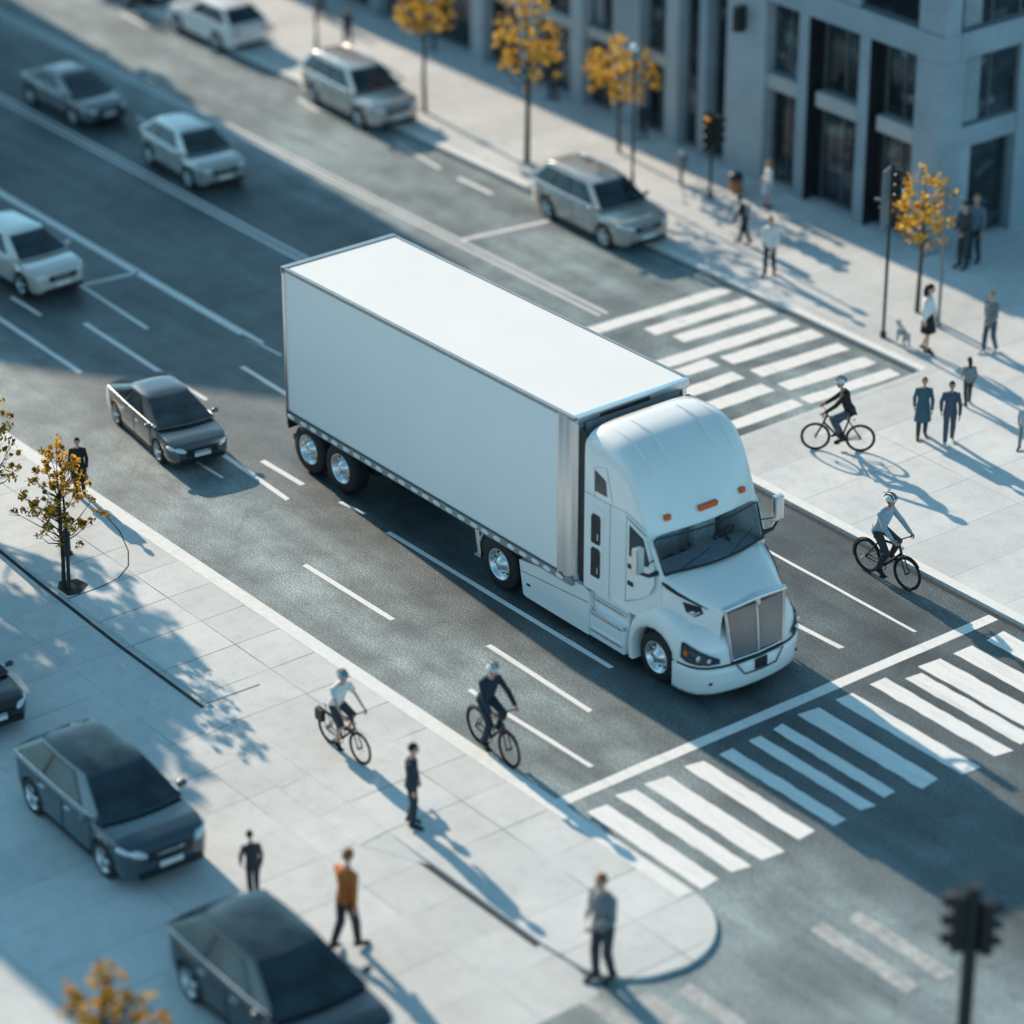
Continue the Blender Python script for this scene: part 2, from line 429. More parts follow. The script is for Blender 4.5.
for a, b, w in [((-8.13, .4), (-5.02, .31), .12), ((-9.93, 1.4), (-7.05, 1.29), .1), ((-9.6, -.88), (-6.03, -.98), .12), ((-10.3, -.1), (-9.05, -.11), .1),
                ((-4.23, 1.77), (-2.2, 1.72), .11), ((-4.4, .34), (-3.35, .32), .08), ((-1.3, -.8), (1.28, -.92), .11), ((-.4, -.36), (.95, -.34), .12),
                ((-1.2, -1.38), (-.24, -1.37), .07), ((1.96, -.2), (2.65, -.13), .08), ((3.5, -.22), (9.93, -.19), .11), ((3.61, -2.17), (6.25, -2.13), .11),
                ((7.99, -1.37), (10.83, -1.41), .11), ((9.0, -2.56), (12.2, -2.51), .1), ((7.2, 4.8), (12.24, 4.77), .075), ((9.6, 3.25), (11.87, 3.37), .11),
                ((-9.89, 11.66), (-8.6, 11.66), .12), ((-12.6, 11.9), (-10.6, 11.68), .1), ((-17.99, 7.95), (-17.2, 7.9), .1), ((-16.6, 11.8), (-15.6, 11.7), .12),
                ((-25, 11.9), (-23.6, 11.85), .12), ((-15.4, 7.86), (-13.2, 7.8), .1)]:
    quad_strip(ll, a, b, w, .006, seg=max(2, int((Vector(b) - Vector(a)).length / .5)))
quad_strip(ll, (-9.9, 1.42), (-9.72, 2.78), .1); quad_strip(ll, (-6.83, 9.43), (-6.5, 11.75), .12)
struct('lane_marking', ll, MT['paint'])
sl = MB(); quad_strip(sl, (12.72, -3.62), (12.72, 6.22), .24, .008, seg=18)
struct('stop_line', sl, MT['paint'])
cw = MB()
for y, x0, x1, w in [(-3.24, 13.2, 15.95, .40), (-2.58, 13.12, 15.94, .36), (-1.95, 13.16, 15.98, .47), (-1.15, 13.15, 15.85, .38), (-.48, 13.2, 15.92, .29), (.17, 13.14, 15.88, .27),
                     (.72, 13.14, 15.8, .27), (1.45, 13.08, 15.98, .44), (2.26, 13.08, 16.1, .40), (3.06, 13.1, 16.05, .36), (3.66, 13.3, 16.0, .36), (4.2, 13.15, 16.0, .5), (4.97, 13.17, 16.0, .44), (5.76, 13.2, 16.0, .46)]:
    quad_strip(cw, (x0, y), (x1, y - .02), w, .013, seg=14)
struct('crosswalk', cw, MT['paint'])
fw = MB()
for x, y0, y1, w in [(-1.2, 8.44, 12.2, .38), (-.42, 9.45, 12.25, .42), (.25, 9.68, 12.2, .42), (.98, 8.3, 12.15, .42), (1.68, 9.75, 12.2, .45), (2.52, 9.8, 12.15, .42), (3.36, 9.8, 12.1, .42), (4.1, 9.7, 12.1, .36)]:
    quad_strip(fw, (x, y0), (x + .12, y1), w, .02, seg=7)
for x, y0, y1, w in [(1.55, 7.6, 9.5, .4), (2.35, 7.4, 9.48, .4), (3.15, 7.0, 9.56, .42), (4.05, 6.8, 9.55, .36), (.8, 7.4, 8.2, .36)]:
    quad_strip(fw, (x, y0), (x, y1), w, .02, seg=6)
struct('far_crosswalk', fw, MT['paint'])
lw = MB()
for y, x0, x1 in [(-2.75, 17.8, 19.85), (-2.12, 17.9, 19.9), (-5.35, 17.75, 19.0), (-5.95, 17.5, 18.9), (-6.6, 17.1, 18.6)]:
    quad_strip(lw, (x0, y), (x1, y), .3, .015, seg=5)
struct('side_street_crosswalk', lw, M('faded_road_paint', (.40, .42, .42), .8, var=.3, scale=5))

# ------------------------------------------------------------------ wheels
def wheel(parent, c, r, w, side, rim_r=.66, truck=False, spokes=5, rimmat='alu'):
    """side=-1: outer face towards -Y"""
    t = MB(); s = side
    t.lathe([(rim_r * r, -w / 2), (r * .9, -w / 2), (r * .975, -w * .4), (r, -w * .25), (r, w * .25), (r * .975, w * .4), (r * .9, w / 2), (rim_r * r, w / 2), (rim_r * r, -w / 2)], n=36)
    tyre = t.build('wheel', MT['rubber'], parent); tyre.location = c
    m = MB(); q = rim_r * r
    if truck:
        m.lathe([(q * 1.04, s * w * .47), (q * .98, s * w * .51), (q * .9, s * w * .45), (q * .83, s * w * .24), (q * .56, s * w * .2), (q * .5, s * w * .36), (q * .34, s * w * .44), (q * .3, s * w * .5), (q * .2, s * w * .54), (0.001, s * w * .55)])
        for i in range(10):
            a = 2 * pi * i / 10; m.lathe([(q * .05, s * w * .2), (q * .05, s * w * .36), (.001, s * w * .38)], (q * .6 * math.cos(a), 0, q * .66 * math.sin(a)), n=7)
        m.build('rim', MT['wheelchrome'], tyre)
        h = MB()
        for i in range(10):
            a = 2 * pi * (i + .5) / 10; h.lathe([(q * .095, s * w * .25), (.001, s * w * .255)], (q * .73 * math.cos(a), 0, q * .68 * math.sin(a)), n=8)
        h.build('hub_hole', MT['black'], tyre)
    else:
        m.lathe([(q * 1.03, s * w * .47), (q * .98, s * w * .5), (q * .9, s * w * .45), (q * .88, s * w * .1)])
        for i in range(spokes):
            a = 2 * pi * i / spokes + .3
            for da in (-.16, .16):
                p0 = (q * .16 * math.cos(a), s * w * .40, q * .16 * math.sin(a)); p1 = (q * .93 * math.cos(a + da), s * w * .42, q * .93 * math.sin(a + da))
                m.tube([p0, p1], [q * .09, q * .075], 6, flat=.7)
        m.lathe([(q * .22, s * w * .36), (q * .2, s * w * .47), (.001, s * w * .48)])
        m.build('rim', MT[rimmat], tyre)
        b = MB(); b.lathe([(q * .99, s * w * .12), (.001, s * w * .1)]); b.build('brake_disc', MT['chassis'], tyre)
    return tyre

# ------------------------------------------------------------------ the truck
def build_truck():
    T = thing('semi_truck', 'big white semi truck with a plain white box trailer waiting at the stop line', 'truck', (0, 0, 0))
    W = 2.6; L = 8.62; ZB = 1.1
    zt = lambda x: 4.06 + .11 * x / L
    # box body
    b = MB()
    rings = []
    for x in (.02, L - .2):
        z = zt(x)
        rings.append([(x, .02, ZB), (x, .0, ZB + .05), (x, .0, z - .05), (x, .05, z - .005), (x, W - .05, z - .005), (x, W, z - .05), (x, W, ZB + .05), (x, W - .02, ZB)])
    b.loft(rings, smooth=False)
    b.build('trailer_box', MT['box'], T)
    rf = MB(); rf.add([(.09, .07, zt(0) + .004), (L - .1, .07, zt(L) + .004), (L - .1, W - .07, zt(L) + .004), (.09, W - .07, zt(0) + .004)], [(0, 1, 2, 3)], False)
    rf.build('trailer_roof', M('white_roof_skin', (.81, .80, .79), .5, var=.02, scale=.8), T)
    # top rails and corner rails
    r = MB()
    for y in (-.012, W - .048):
        r.add([(0, y, zt(0) - .055), (L, y, zt(L) - .055), (L, y + .06, zt(L) - .055), (0, y + .06, zt(0) - .055), (0, y, zt(0) + .012), (L, y, zt(L) + .012), (L, y + .06, zt(L) + .012), (0, y + .06, zt(0) + .012)],
              [(0, 1, 2, 3), (4, 7, 6, 5), (0, 4, 5, 1), (3, 2, 6, 7), (0, 3, 7, 4), (1, 5, 6, 2)], False)
    r.box(-.06, .07, -.012, W + .012, zt(0) - .09, zt(0) + .022, .015)
    r.build('top_rail', MT['steel'], T)
    fr = MB(); fr.box(L - .1, L + .02, .05, W - .05, zt(L) - .13, zt(L) + .014, .015)
    fr.build('front_top_rail', MT['alu'], T)
    s = MB(); s.box(L + .02, L + .03, .55, 1.65, zt(L) - .115, zt(L) - .045); s.build('vent_slot', MT['black'], T)
    # front corner posts, rounded polished
    for y0, sgn in ((.0, 1), (W, -1)):
        p = MB(); prof = []
        for i in range(9):
            a = pi / 2 * i / 8
            prof.append((L - .22 + .24 * math.sin(a), y0 - sgn * .02 + sgn * (.24 - .24 * math.cos(a))))
        prof = [(L - .42, y0 - sgn * .012), (L - .40, y0 - sgn * .03), (L - .36, y0 - sgn * .03), (L - .34, y0 - sgn * .02)] + prof + [(L - .02, y0 + sgn * .27), (L - .42, y0 + sgn * .02)]
        p.loft([[(x, y, z) for x, y in prof] for z in (ZB - .05, zt(L) - .02)], True, True)
        p.build('corner_post', MT['alu'], T)
    for y0 in (-.014, W - .026):
        p = MB(); p.box(-.03, .07, y0, y0 + .04, ZB - .02, zt(0) - .09, .01); p.build('rear_post', MT['alu'], T)
    fp = MB(); fp.box(L - .02, L + .008, .26, W - .26, ZB, zt(L) - .13); fp.build('front_wall', M('front_wall_grey', (.3, .32, .34), .5, var=.06), T)
    # bottom rail with oval reflectors
    for y0 in (-.02, W - .03):
        p = MB(); p.box(-.03, L, y0, y0 + .05, ZB - .13, ZB + .006, .01); p.build('bottom_rail', MT['steel'], T)
    q = MB(); q.box(-.02, L - .25, -.0235, -.0205, ZB + .008, ZB + .03); q.build('rail_dark_strip', MT['black'], T)  # thin black strip just above the near bottom rail
    for i in range(24):
        x = .18 + i * (L - .5) / 23 + random.uniform(-.03, .03)
        e = MB(); e.ellipsoid((x, -.022, ZB - .065), (.115, .016, .046), 12, 6); e.build('side_reflector', MT['white'], T)
    # underframe, rear bumper, mud flaps, landing gear
    u = MB(); u.box(0, L - .2, .25, W - .25, ZB - .2, ZB); u.box(.1, 5.8, .8, .95, .62, ZB - .2); u.box(.1, 5.8, 1.65, 1.8, .62, ZB - .2)
    u.box(.2, 2.2, .45, W - .45, .42, .72)
    for x in (.6, 1.65): u.tube([(x, .3, .5), (x, W - .3, .5)], .09, 10)
    for i in range(8): u.box(2.4 + i * .42, 2.46 + i * .42, .25, W - .25, ZB - .3, ZB - .2)
    u.build('underframe', MT['chassis'], T)
    ub = MB(); ub.box(-.02, .06, .0, W, ZB - .3, ZB - .13); ub.box(-.05, .03, .15, W - .15, .45, .57); ub.box(-.04, .02, .5, .58, .57, ZB - .2); ub.box(-.04, .02, W - .58, W - .5, .57, ZB - .2)
    ub.build('rear_bumper', MT['chassis'], T)
    for y0 in (.03, W - .6):
        f = MB(); f.box(-.04, -.02, y0, y0 + .57, .72, ZB - .14); f.build('mud_flap', MT['black'], T)
    for y in (.3, W - .3):
        lg = MB(); lg.tube([(5.72, y - .15, ZB - .12), (5.82, y - .15, .42)],   .055, 8); lg.tube([(5.98, y - .15, ZB - .12), (5.83, y - .15, .66)], .035, 8)
        lg.box(5.74, 5.92, y - .22, y - .08, .36, .42); lg.build('landing_gear', MT['alu'], T)
    # wheels
    for x in (.6, 1.65): wheel(T, (x, .22, .5), .5, .36, -1, .6, True); wheel(T, (x, W - .22, .5), .5, .36, 1, .6, True)
    wheel(T, (6.5, .22, .49), .5, .36, -1, .6, True); wheel(T, (6.5, W - .22, .49), .5, .36, 1, .6, True)
    wheel(T, (10.72, .27, .455), .455, .32, -1, .64, True); wheel(T, (10.72, 2.3, .455), .455, .32, 1, .64, True)
    c = MB(); c.box(5.9, 11.3, .85, 1.05, .45, .8); c.box(5.9, 11.3, 1.5, 1.7, .45, .8); c.box(8.3, 11.0, .3, 2.25, .55, 1.12); c.box(6.9, 8.8, .3, 2.3, .4, .98)
    c.tube([(6.5, .3, .49), (6.5, 2.3, .49)], .1, 10); c.tube([(10.72, .4, .45), (10.72, 2.2, .45)], .07, 10); c.box(10.2, 11.75, .6, 1.95, .35, 1.0)
    c.box(11.0, 11.6, .55, 2.01, .4, 1.05)
    c.build('tractor_frame', MT['chassis'], T)

    # ---- cab: sleeper, roof fairing and windscreen pillars as one shell
    YC = 1.28
    st = [(8.86, 4.05, 1.235), (8.92, 4.10, 1.24), (9.15, 4.12, 1.24), (9.45, 4.12, 1.24), (9.72, 4.07, 1.24), (9.95, 3.91, 1.24), (10.13, 3.65, 1.235), (10.275, 3.34, 1.23),
          (10.40, 3.04, 1.225), (10.47, 2.83, 1.22), (10.51, 2.70, 1.215)]
    def section(x, z1, w, zb, rh, n=26, bulge=0., ex=.42):
        zs = z1 - rh; pts = []
        pts += [(x, YC - w, zb), (x, YC - w, lerp(zb, zs, .5))]
        for i in range(n + 1):
            a = pi * i / n
            cy = math.copysign(abs(math.cos(a)) ** ex, math.cos(a)); sz = abs(math.sin(a)) ** ex
            y = -w * cy
            pts.append((x + bulge * (1 - (y / w) ** 2), YC + y, zs + (z1 - zs) * sz))
        pts += [(x, YC + w, lerp(zb, zs, .5)), (x, YC + w, zb)]
        return pts
    rings = []
    for x, z1, w in st:
        t = max(0, (x - 9.6) / .9)
        rings.append(section(x, z1, w, 1.08, lerp(.56, .28, min(1, t)), bulge=.17 * min(1, t) ** 1.5, ex=.42))
    # windscreen pillars continue down to the cowl
    st2 = [(10.53, 2.66, 1.212), (10.60, 2.5, 1.205), (10.68, 2.32, 1.19), (10.76, 2.14, 1.175), (10.80, 2.04, 1.165)]
    rings2 = [section(x, z1, w, 1.08, .2, bulge=.21, ex=.3) for x, z1, w in st2]
    cab = MB(); cab.loft(rings + rings2, False, False)
    keep = [j for j, f in enumerate(cab.f) if not (j // (len(rings[0]) - 1) >= len(rings) - 1 and abs(sum(cab.v[i][1] for i in f) / len(f) - YC) < 1.09)]
    cab.f = [cab.f[j] for j in keep]; cab.sm = [cab.sm[j] for j in keep]; cab.mi = [cab.mi[j] for j in keep]
    cab.add(rings[0], [tuple(range(len(rings[0])))], False)
    cab.add(rings2[-1], [tuple(reversed(range(len(rings2[-1]))))], False)
    cab.build('cab', MT['truck'], T)
    # windscreen: rows of the same surface, pushed out 8 mm
    wr = []
    for t in [0, .25, .5, .75, 1.]:
        x = lerp(10.545, 10.79, t); z1 = lerp(2.635, 2.075, t); w = lerp(1.212, 1.168, t)
        row = []
        for i in range(25):
            yy = lerp(-.95, .95, i / 24) * w
            row.append((x + .014 + .21 * (1 - (yy / w) ** 2), YC + yy, z1 + .012 + .004 * (1 - (yy / w) ** 8) - .05 * abs(yy / w) ** 10))
        wr.append(row)
    ws = MB(); ws.grid(wr); wso = ws.build('windshield', MT['clear'], T)
    fr = MB(); top = [Vector(p) + Vector((.006, 0, .006)) for p in wr[0]]; bot = [Vector(p) + Vector((.01, 0, 0)) for p in wr[-1]]
    fr.tube(top, .014, 6); fr.tube(bot, .022, 6); fr.tube([top[0], bot[0]], .02, 6); fr.tube([top[-1], bot[-1]], .02, 6)
    fr.build('window_seal', MT['black'], wso)
    # cab interior behind the glass
    it = MB(); it.box(10.25, 10.86, .2, 2.36, 1.6, 1.98, .05); it.build('dashboard', CL['ltblue'], T)
    for y in (.62, 1.95):
        se = MB(); se.box(9.75, 10.15, y - .26, y + .26, 1.55, 1.75, .05); se.box(9.66, 9.82, y - .25, y + .25, 1.7, 2.45, .06); se.box(9.68, 9.8, y - .13, y + .13, 2.45, 2.68, .04); se.build('seat', CL['white'] if y > 1 else CL['ltblue'], T)
    sw_ = MB(); q = Matrix.Translation((10.3, 1.95, 2.08)) @ Matrix.Rotation(R(-55), 4, 'Y')
    sw_.torus((0, 0, 0), .2, .018, 28, 8, 'Z'); sw_.tube([(-.2, 0, 0), (.2, 0, 0)], .014, 6); sw_.tube([(0, 0, 0), (.0, .0, -.2)], .03, 8); sw_.v = [tuple(q @ Vector(v)) for v in sw_.v]; sw_.build('steering_wheel', MT['black'], T)
    cu = MB(); cu.grid([[(9.55 + .03 * math.sin(i * 1.3), .25 + 2.06 * i / 40, z) for i in range(41)] for z in (1.5, 2.9)]); cu.build('curtain', CL['white'], T)
    wp = MB()
    for k0 in (3, 14):
        a = Vector(wr[4][k0]) + Vector((.02, 0, .03)); bb = Vector(wr[2][k0 + 7]) + Vector((.03, 0, -.05))
        wp.tube([a, bb], .009, 6)
    wp.build('wiper', MT['black'], T)
    # side features on both flanks
    for sgn, yf in ((-1, YC - 1.24), (1, YC + 1.24)):
        o = sgn
        def pl(name, poly, mat, d0=.004, d1=.012, par=T):
            return MB().plate(poly, yf + o * (-.02), yf + o * d1).build(name, MT[mat], par)
        # panel seams
        def seam(pts):
            m = MB(); m.tube([(x, yf + o * .001, z) for x, z in pts], .006, 5); return m
        sm = seam([(8.88, 2.9), (9.4, 2.9), (10.0, 2.93), (10.45, 2.78)])
        for q in ([(9.55, 1.1), (9.55, 2.9)], [(9.98, 1.25), (9.98, 2.9), ], [(10.0, 2.86), (10.5, 2.68)], [(9.98, 1.25), (10.3, 1.42), (10.62, 1.66), (10.74, 1.85), (10.73, 2.05)], [(9.14, 2.9), (9.12, 3.45), (9.45, 3.55), (9.6, 2.95)]):
            sm.tube([(x, yf + o * .001, z) for x, z in q], .006, 5)
        sm.build('panel_seam', MT['steel'], T)
        d = pl('door', [(10.0, 1.29), (10.0, 2.84), (10.46, 2.68), (10.71, 2.1), (10.71, 1.84), (10.6, 1.64), (10.3, 1.42)], 'truck', d1=.012)
        dw = MB().plate([(10.07, 2.17), (10.07, 2.74), (10.43, 2.62), (10.6, 2.22), (10.56, 2.14)], yf, yf + o * .018).build('door_window', MT['glass'], d)
        for z, x0 in ((1.98, 10.05), (1.66, 10.05)):
            h = MB(); h.box(x0, x0 + .14, min(yf, yf + o * .03), max(yf, yf + o * .03), z - .05, z + .03, .01); h.build('door_handle', MT['black'], d)
        p = pl('side_panel', [(9.0, 1.22), (9.0, 2.68), (9.06, 2.74), (9.32, 2.74), (9.38, 2.68), (9.38, 1.22), (9.32, 1.16), (9.06, 1.16)], 'truck', d1=.01)
        for zz in (2.02, 1.38):
            w_ = MB().plate([(9.07, zz), (9.07, zz + .5), (9.11, zz + .56), (9.28, zz + .56), (9.31, zz + .5), (9.31, zz + .04), (9.28, zz)], yf, yf + o * .02).build('side_window', MT['black'], p)
            hh = MB().tube([(9.26, yf + o * .03, zz + .1), (9.26, yf + o * .03, zz + .22)], .014, 6).build('latch', MT['alu'], w_)
        pl('bunk_window', [(9.15, 3.02), (9.15, 3.40), (9.42, 3.30), (9.46, 3.02)], 'glass', d1=.012)
        # mirrors
        yo = yf + o * .33
        m = MB(); m.tube([(10.72, yf - o * .05, 2.08), (10.74, yf + o * .15, 2.1), (10.68, yo, 2.2)], [.05, .035, .03], 8); m.tube([(10.66, yf - o * .03, 2.3), (10.66, yo - o * .05, 2.24)], .012, 6)
        mo = m.build('mirror_arm', MT['black'], T)
        hd = MB(); hd.box(10.6, 10.73, min(yo - .09, yo + .09), max(yo - .09, yo + .09), 2.19, 2.65, .035); hd.build('mirror', MT['alu'], mo)
        # skirts and steps
        sk = MB()
        y0, y1 = yf + o * .0, yf - o * .35
        sk.plate([(7.08, .84), (7.2, .2), (7.3, .17), (9.02, .17), (9.02, 1.0), (8.9, 1.06), (8.3, 1.02)], y0, y1); sk.build('side_skirt', MT['truck'], T)
        ln = MB(); ln.tube([(7.15, y0 + o * .003, .64), (9.0, y0 + o * .003, .80)], .006, 5); ln.box(7.3, 7.4, min(y0, y0 + o * .01), max(y0, y0 + o * .01), .42, .46); ln.build('skirt_seam', MT['black'], T)
        sb = MB(); sb.box(9.03, 9.97, min(yf + o * .0, yf - o * .3), max(yf + o * .0, yf - o * .3), .18, .62, .03); sb.box(9.03, 9.97, min(yf - o * .1, yf - o * .4), max(yf - o * .1, yf - o * .4), .62, 1.09, .02); sb.build('step_box', MT['truck'], T)
        for z, dd in ((.30, .03), (.62, .02), (.88, -.05)):
            s_ = MB(); ya, yb = yf + o * dd, yf + o * (dd - .14); s_.box(9.08, 9.92, min(ya, yb), max(ya, yb), z, z + .07, .025); s_.build('step', MT['chrome'], T)
    # side extender gasket between cab and trailer
    gk = MB(); gk.box(8.7, 8.86, .08, .14, 1.1, 3.95); gk.box(8.7, 8.86, 2.42, 2.48, 1.1, 3.95); gk.box(8.78, 8.86, .3, 2.26, 1.0, 3.9); gk.build('gap_seal', MT['black'], T)
    # roof ribs
    for y in (.38, .78, 1.78, 2.16):
        rb = MB(); pts = [(x, y, z1 + .02) for x, z1, _ in st if 9.1 < x < 10.2]
        pts = [(p[0] + .10 * min(1, max(0, (p[0] - 9.6) / .9)) , p[1], p[2] - (.01 if abs(y - YC) < .7 else .055)) for p in pts]
        rb.tube(pts, [.004] + [.034] * (len(pts) - 2) + [.004], 8, flat=1); rb.build('roof_rib', MT['truck'], T)
    # amber markers
    for y, w in ((.45, .06), (1.28, .2), (2.11, .06)):
        yy = (y - YC) / 1.22
        x = 10.43 + .17 * (1 - yy * yy); z = 2.935
        a = MB(); a.box(x - .03, x + .055, y - w, y + w, z - .045, z + .05, .015); a.build('marker_light', MT['amber'], T)
    # ---- hood
    hs = [(10.74, 1.13, 2.06, 2.03), (10.9, 1.10, 2.05, 1.97), (11.1, 1.04, 2.0, 1.9), (11.35, .93, 1.92, 1.82), (11.6, .80, 1.83, 1.74), (11.78, .72, 1.75, 1.68), (11.83, .70, 1.70, 1.62)]
    H = []
    for x, w, zc, ze in hs:
        bl = .2 * max(0, 1 - (x - 10.74) / .9) ** 1.3 + .05
        row = [(x, YC - w - .04, 1.02), (x, YC - w - .02, ze - .2), (x, YC - w, ze - .07), (x + bl * .1, YC - w * .95, ze)]
        for i in range(1, 12):
            yy = -1 + 2 * i / 12; e = yy * .95
            ridge = .022 * math.exp(-((abs(e) - .55) / .12) ** 2)
            row.append((x + bl * (1 - e * e), YC + w * e, ze + (zc - ze) * (1 - e ** 4) + ridge - .015 * math.exp(-(e / .3) ** 2)))
        row += [(x + bl * .1, YC + w * .95, ze), (x, YC + w, ze - .07), (x, YC + w + .02, ze - .2), (x, YC + w + .04, 1.02)]
        H.append(row)
    hd = MB(); hd.grid(H); hd.build('hood', MT['truck'], T)
    # black vent strips along hood edge
    for o in (-1, 1):
        v = MB(); pts = []
        for x, w, zc, ze in hs[:-2]: pts.append((x, YC + o * (w + .012), ze - .10))
        v.tube(pts, [.012, .035, .03, .022, .006], 8); v.build('hood_trim', MT['black'], T)
        hw_ = lambda x: interp(x, [(h[0], h[1]) for h in hs])
        vp = [(11.2, 1.68), (11.26, 1.5), (11.42, 1.45), (11.54, 1.55), (11.48, 1.66)]
        vv = MB(); vv.add([(x, YC + o * (hw_(x) + .03), z) for x, z in vp] + [(x, YC + o * (hw_(x) - .1), z) for x, z in vp], [(0, 1, 2, 3, 4)] + [(i, (i + 1) % 5, (i + 1) % 5 + 5, i + 5) for i in range(5)], False); vo = vv.build('side_vent', MT['black'], T)
        ch = MB(); ch.tube([(x, YC + o * (hw_(x) + .035), z) for x, z in ((11.29, 1.52), (11.41, 1.48), (11.49, 1.57))], .014, 6); ch.build('vent_trim', MT['chrome'], vo)
    # ---- fenders
    for o in (-1, 1):
        cx, cz, ra = 10.72, .46, .56
        outer = [(9.99, .22), (10.0, .5), (10.05, .78), (10.15, 1.04), (10.3, 1.25), (10.5, 1.41), (10.75, 1.49), (11.0, 1.46), (11.22, 1.36), (11.4, 1.2), (11.48, 1.0), (11.45, .8), (11.36, .66)]
        angs = [205, 190, 175, 160, 145, 130, 110, 90, 70, 50, 35, 22, 12]
        inn = [(cx + ra * math.cos(R(a)), cz + ra * math.sin(R(a))) for a in angs]
        F = []
        for (xo, zo), (xi, zi) in zip(outer, inn):
            yy = lambda d: YC + o * (1.24 - d)
            dx, dz = xo - xi, zo - zi
            F.append([(xi, yy(.3), zi), (xi, yy(.02), zi), (lerp(xi, xo, .12), yy(-.012), lerp(zi, zo, .12)), (lerp(xi, xo, .45), yy(-.005), lerp(zi, zo, .45)), (lerp(xi, xo, .8), yy(.03), lerp(zi, zo, .8)), (xo, yy(.11), zo),
                      (xo + dx * .06, yy(.24), zo + .05), (xo + dx * .05, yy(.5), zo + .07), (xo, yy(.8), zo + .03)])
        f = MB(); f.grid(F); f.build('fender', MT['truck'], T)
        ll_ = MB(); ll_.lathe([(ra, 0), (ra + .02, 0)], (cx, YC + o * .9, cz), n=40); ll_.build('wheel_well', MT['chassis'], T)
    # ---- nose: plan path swept up
    half = [(11.22, 1.245), (11.4, 1.235), (11.58, 1.2), (11.74, 1.12), (11.86, .98), (11.94, .80), (11.99, .6), (12.03, .35), (12.045, 0)]
    path = [(x, YC - y) for x, y in half] + [(x, YC + y) for x, y in half[-2::-1]]
    def ring(z, back, sc_=1.):
        return [(x - back * (.3 + .7 * (x - 11.2) / .85), YC + (y - YC) * sc_, z) for x, y in path]
    bp = MB(); bp.grid([ring(.16, .14, .97), ring(.165, .03, .995), ring(.22, -.005), ring(.40, -.02, 1.004), ring(.55, -.015, 1.004), ring(.64, .0), ring(.655, .05, .99)]); bp.build('bumper', MT['truck'], T)
    bt = MB(); bt.grid([ring(.655, .012), ring(.69, .012), ring(.69, .08, .99)]); bt.build('bumper_trim', MT['black'], T)
    nrows = [ring(.692, .03, .995), ring(.8, .035, .99), ring(.95, .06, .975), ring(1.1, .12, .95), ring(1.22, .2, .9), ring(1.3, .3, .84), ring(1.33, .5, .75)]
    for sl in (slice(0, 7), slice(-7, None)): ns = MB(); ns.grid([r[sl] for r in nrows]); ns.build('nose_panel', MT['truck'], T)
    # lower grille panel of the bumper and plate
    lg = MB(); lg.plate([(-.5, .655), (.5, .655), (.34, .45), (-.34, .45)], 0, .02)
    lg.v = [(12.05 - .16 * abs(x) ** 2 + y, YC + x, z) for x, y, z in lg.v]; lo = lg.build('bumper_inset', MT['truck'], T)
    lt = MB(); lt.tube([(12.04, YC - .52, .67), (12.065, YC - .35, .45), (12.08, YC, .44), (12.065, YC + .35, .45), (12.04, YC + .52, .67)], .013, 6); lt.build('inset_trim', MT['black'], lo)
    pt = MB(); pt.box(12.06, 12.085, YC - .13, YC + .13, .47, .655, .006); pt.build('tow_cover', MT['black'], T)
    for o in (-1, 1):
        fl = MB(); fl.box(11.8, 11.9, YC + o * .93 - .06, YC + o * .93 + .06, .36, .41, .012); fl.build('fog_lamp', MT['black'], T)
    # headlights
    def on_nose(s, z, d=.012):
        """point on nose at path parameter s (0..1 over one half), height z"""
        zs = [(.692, .03, .995), (.8, .035, .99), (.95, .06, .975), (1.1, .12, .95), (1.22, .2, .9)]
        i = min(len(half) - 2, int(s * (len(half) - 1))); f = s * (len(half) - 1) - i
        x = lerp(half[i][0], half[i + 1][0], f); y = lerp(half[i][1], half[i + 1][1], f)
        for (za, ba, sa), (zb_, bb, sb_) in zip(zs, zs[1:]):
            if z <= zb_ or zb_ == 1.22:
                t = (z - za) / (zb_ - za); bk = lerp(ba, bb, t); s_ = lerp(sa, sb_, t); break
        return Vector((x - bk * (.3 + .7 * (x - 11.2) / .85) + d, y * s_ + d * .6, z))
    for o in (-1, 1):
        G_ = []
        for s, lo_, hi_ in ((.125, .80, 1.06), (.1875, .76, 1.07), (.25, .745, 1.05), (.375, .735, .99), (.5, .735, .92), (.56, .74, .875), (.625, .745, .83)):
            G_.append([on_nose(s, lerp(lo_, hi_, j / 4), .03) for j in range(5)])
        h = MB(); h.grid([[(p.x, YC + o * p.y, p.z) for p in row] for row in G_]); ho = h.build('headlight', MT['glass'], T)
        for s, z, r_ in ((.375, .86, .055), (.5, .82, .045)):
            p = on_nose(s, z, .035); e = MB(); e.ellipsoid((p.x, YC + o * p.y, p.z), (.02, r_, r_), 12, 6); e.build('lamp', MT['lens'], ho)
        p = on_nose(.2, .9, .03); e = MB(); e.ellipsoid((p.x, YC + o * p.y, p.z), (.05, .02, .06), 10, 6); e.build('turn_signal', MT['amber'], ho)
    # grille
    def gp(y, z, d=0.):
        t = (1.68 - z) / .95
        return (11.86 + .10 * t + d - .05 * y * y, YC + y * 1., z)
    bk = MB(); bk.grid([[gp(y * lerp(.66, .57, (1.68 - z) / .95), z, 0) for y in (-1, -.5, 0, .5, 1)] for z in (1.64, 1.2, .75)]); go = bk.build('grille', MT['black'], T)
    gb = MB()
    for i in range(27):
        y = -1 + 2 * i / 26
        if abs(y) < .05: continue
        gb.tube([gp(y * .63, 1.62, .02), gp(y * .59, 1.2, .025), gp(y * .55, .76, .02)], .0105, 6)
    gb.build('grille_bar', MT['chrome'], go)
    gs = MB()
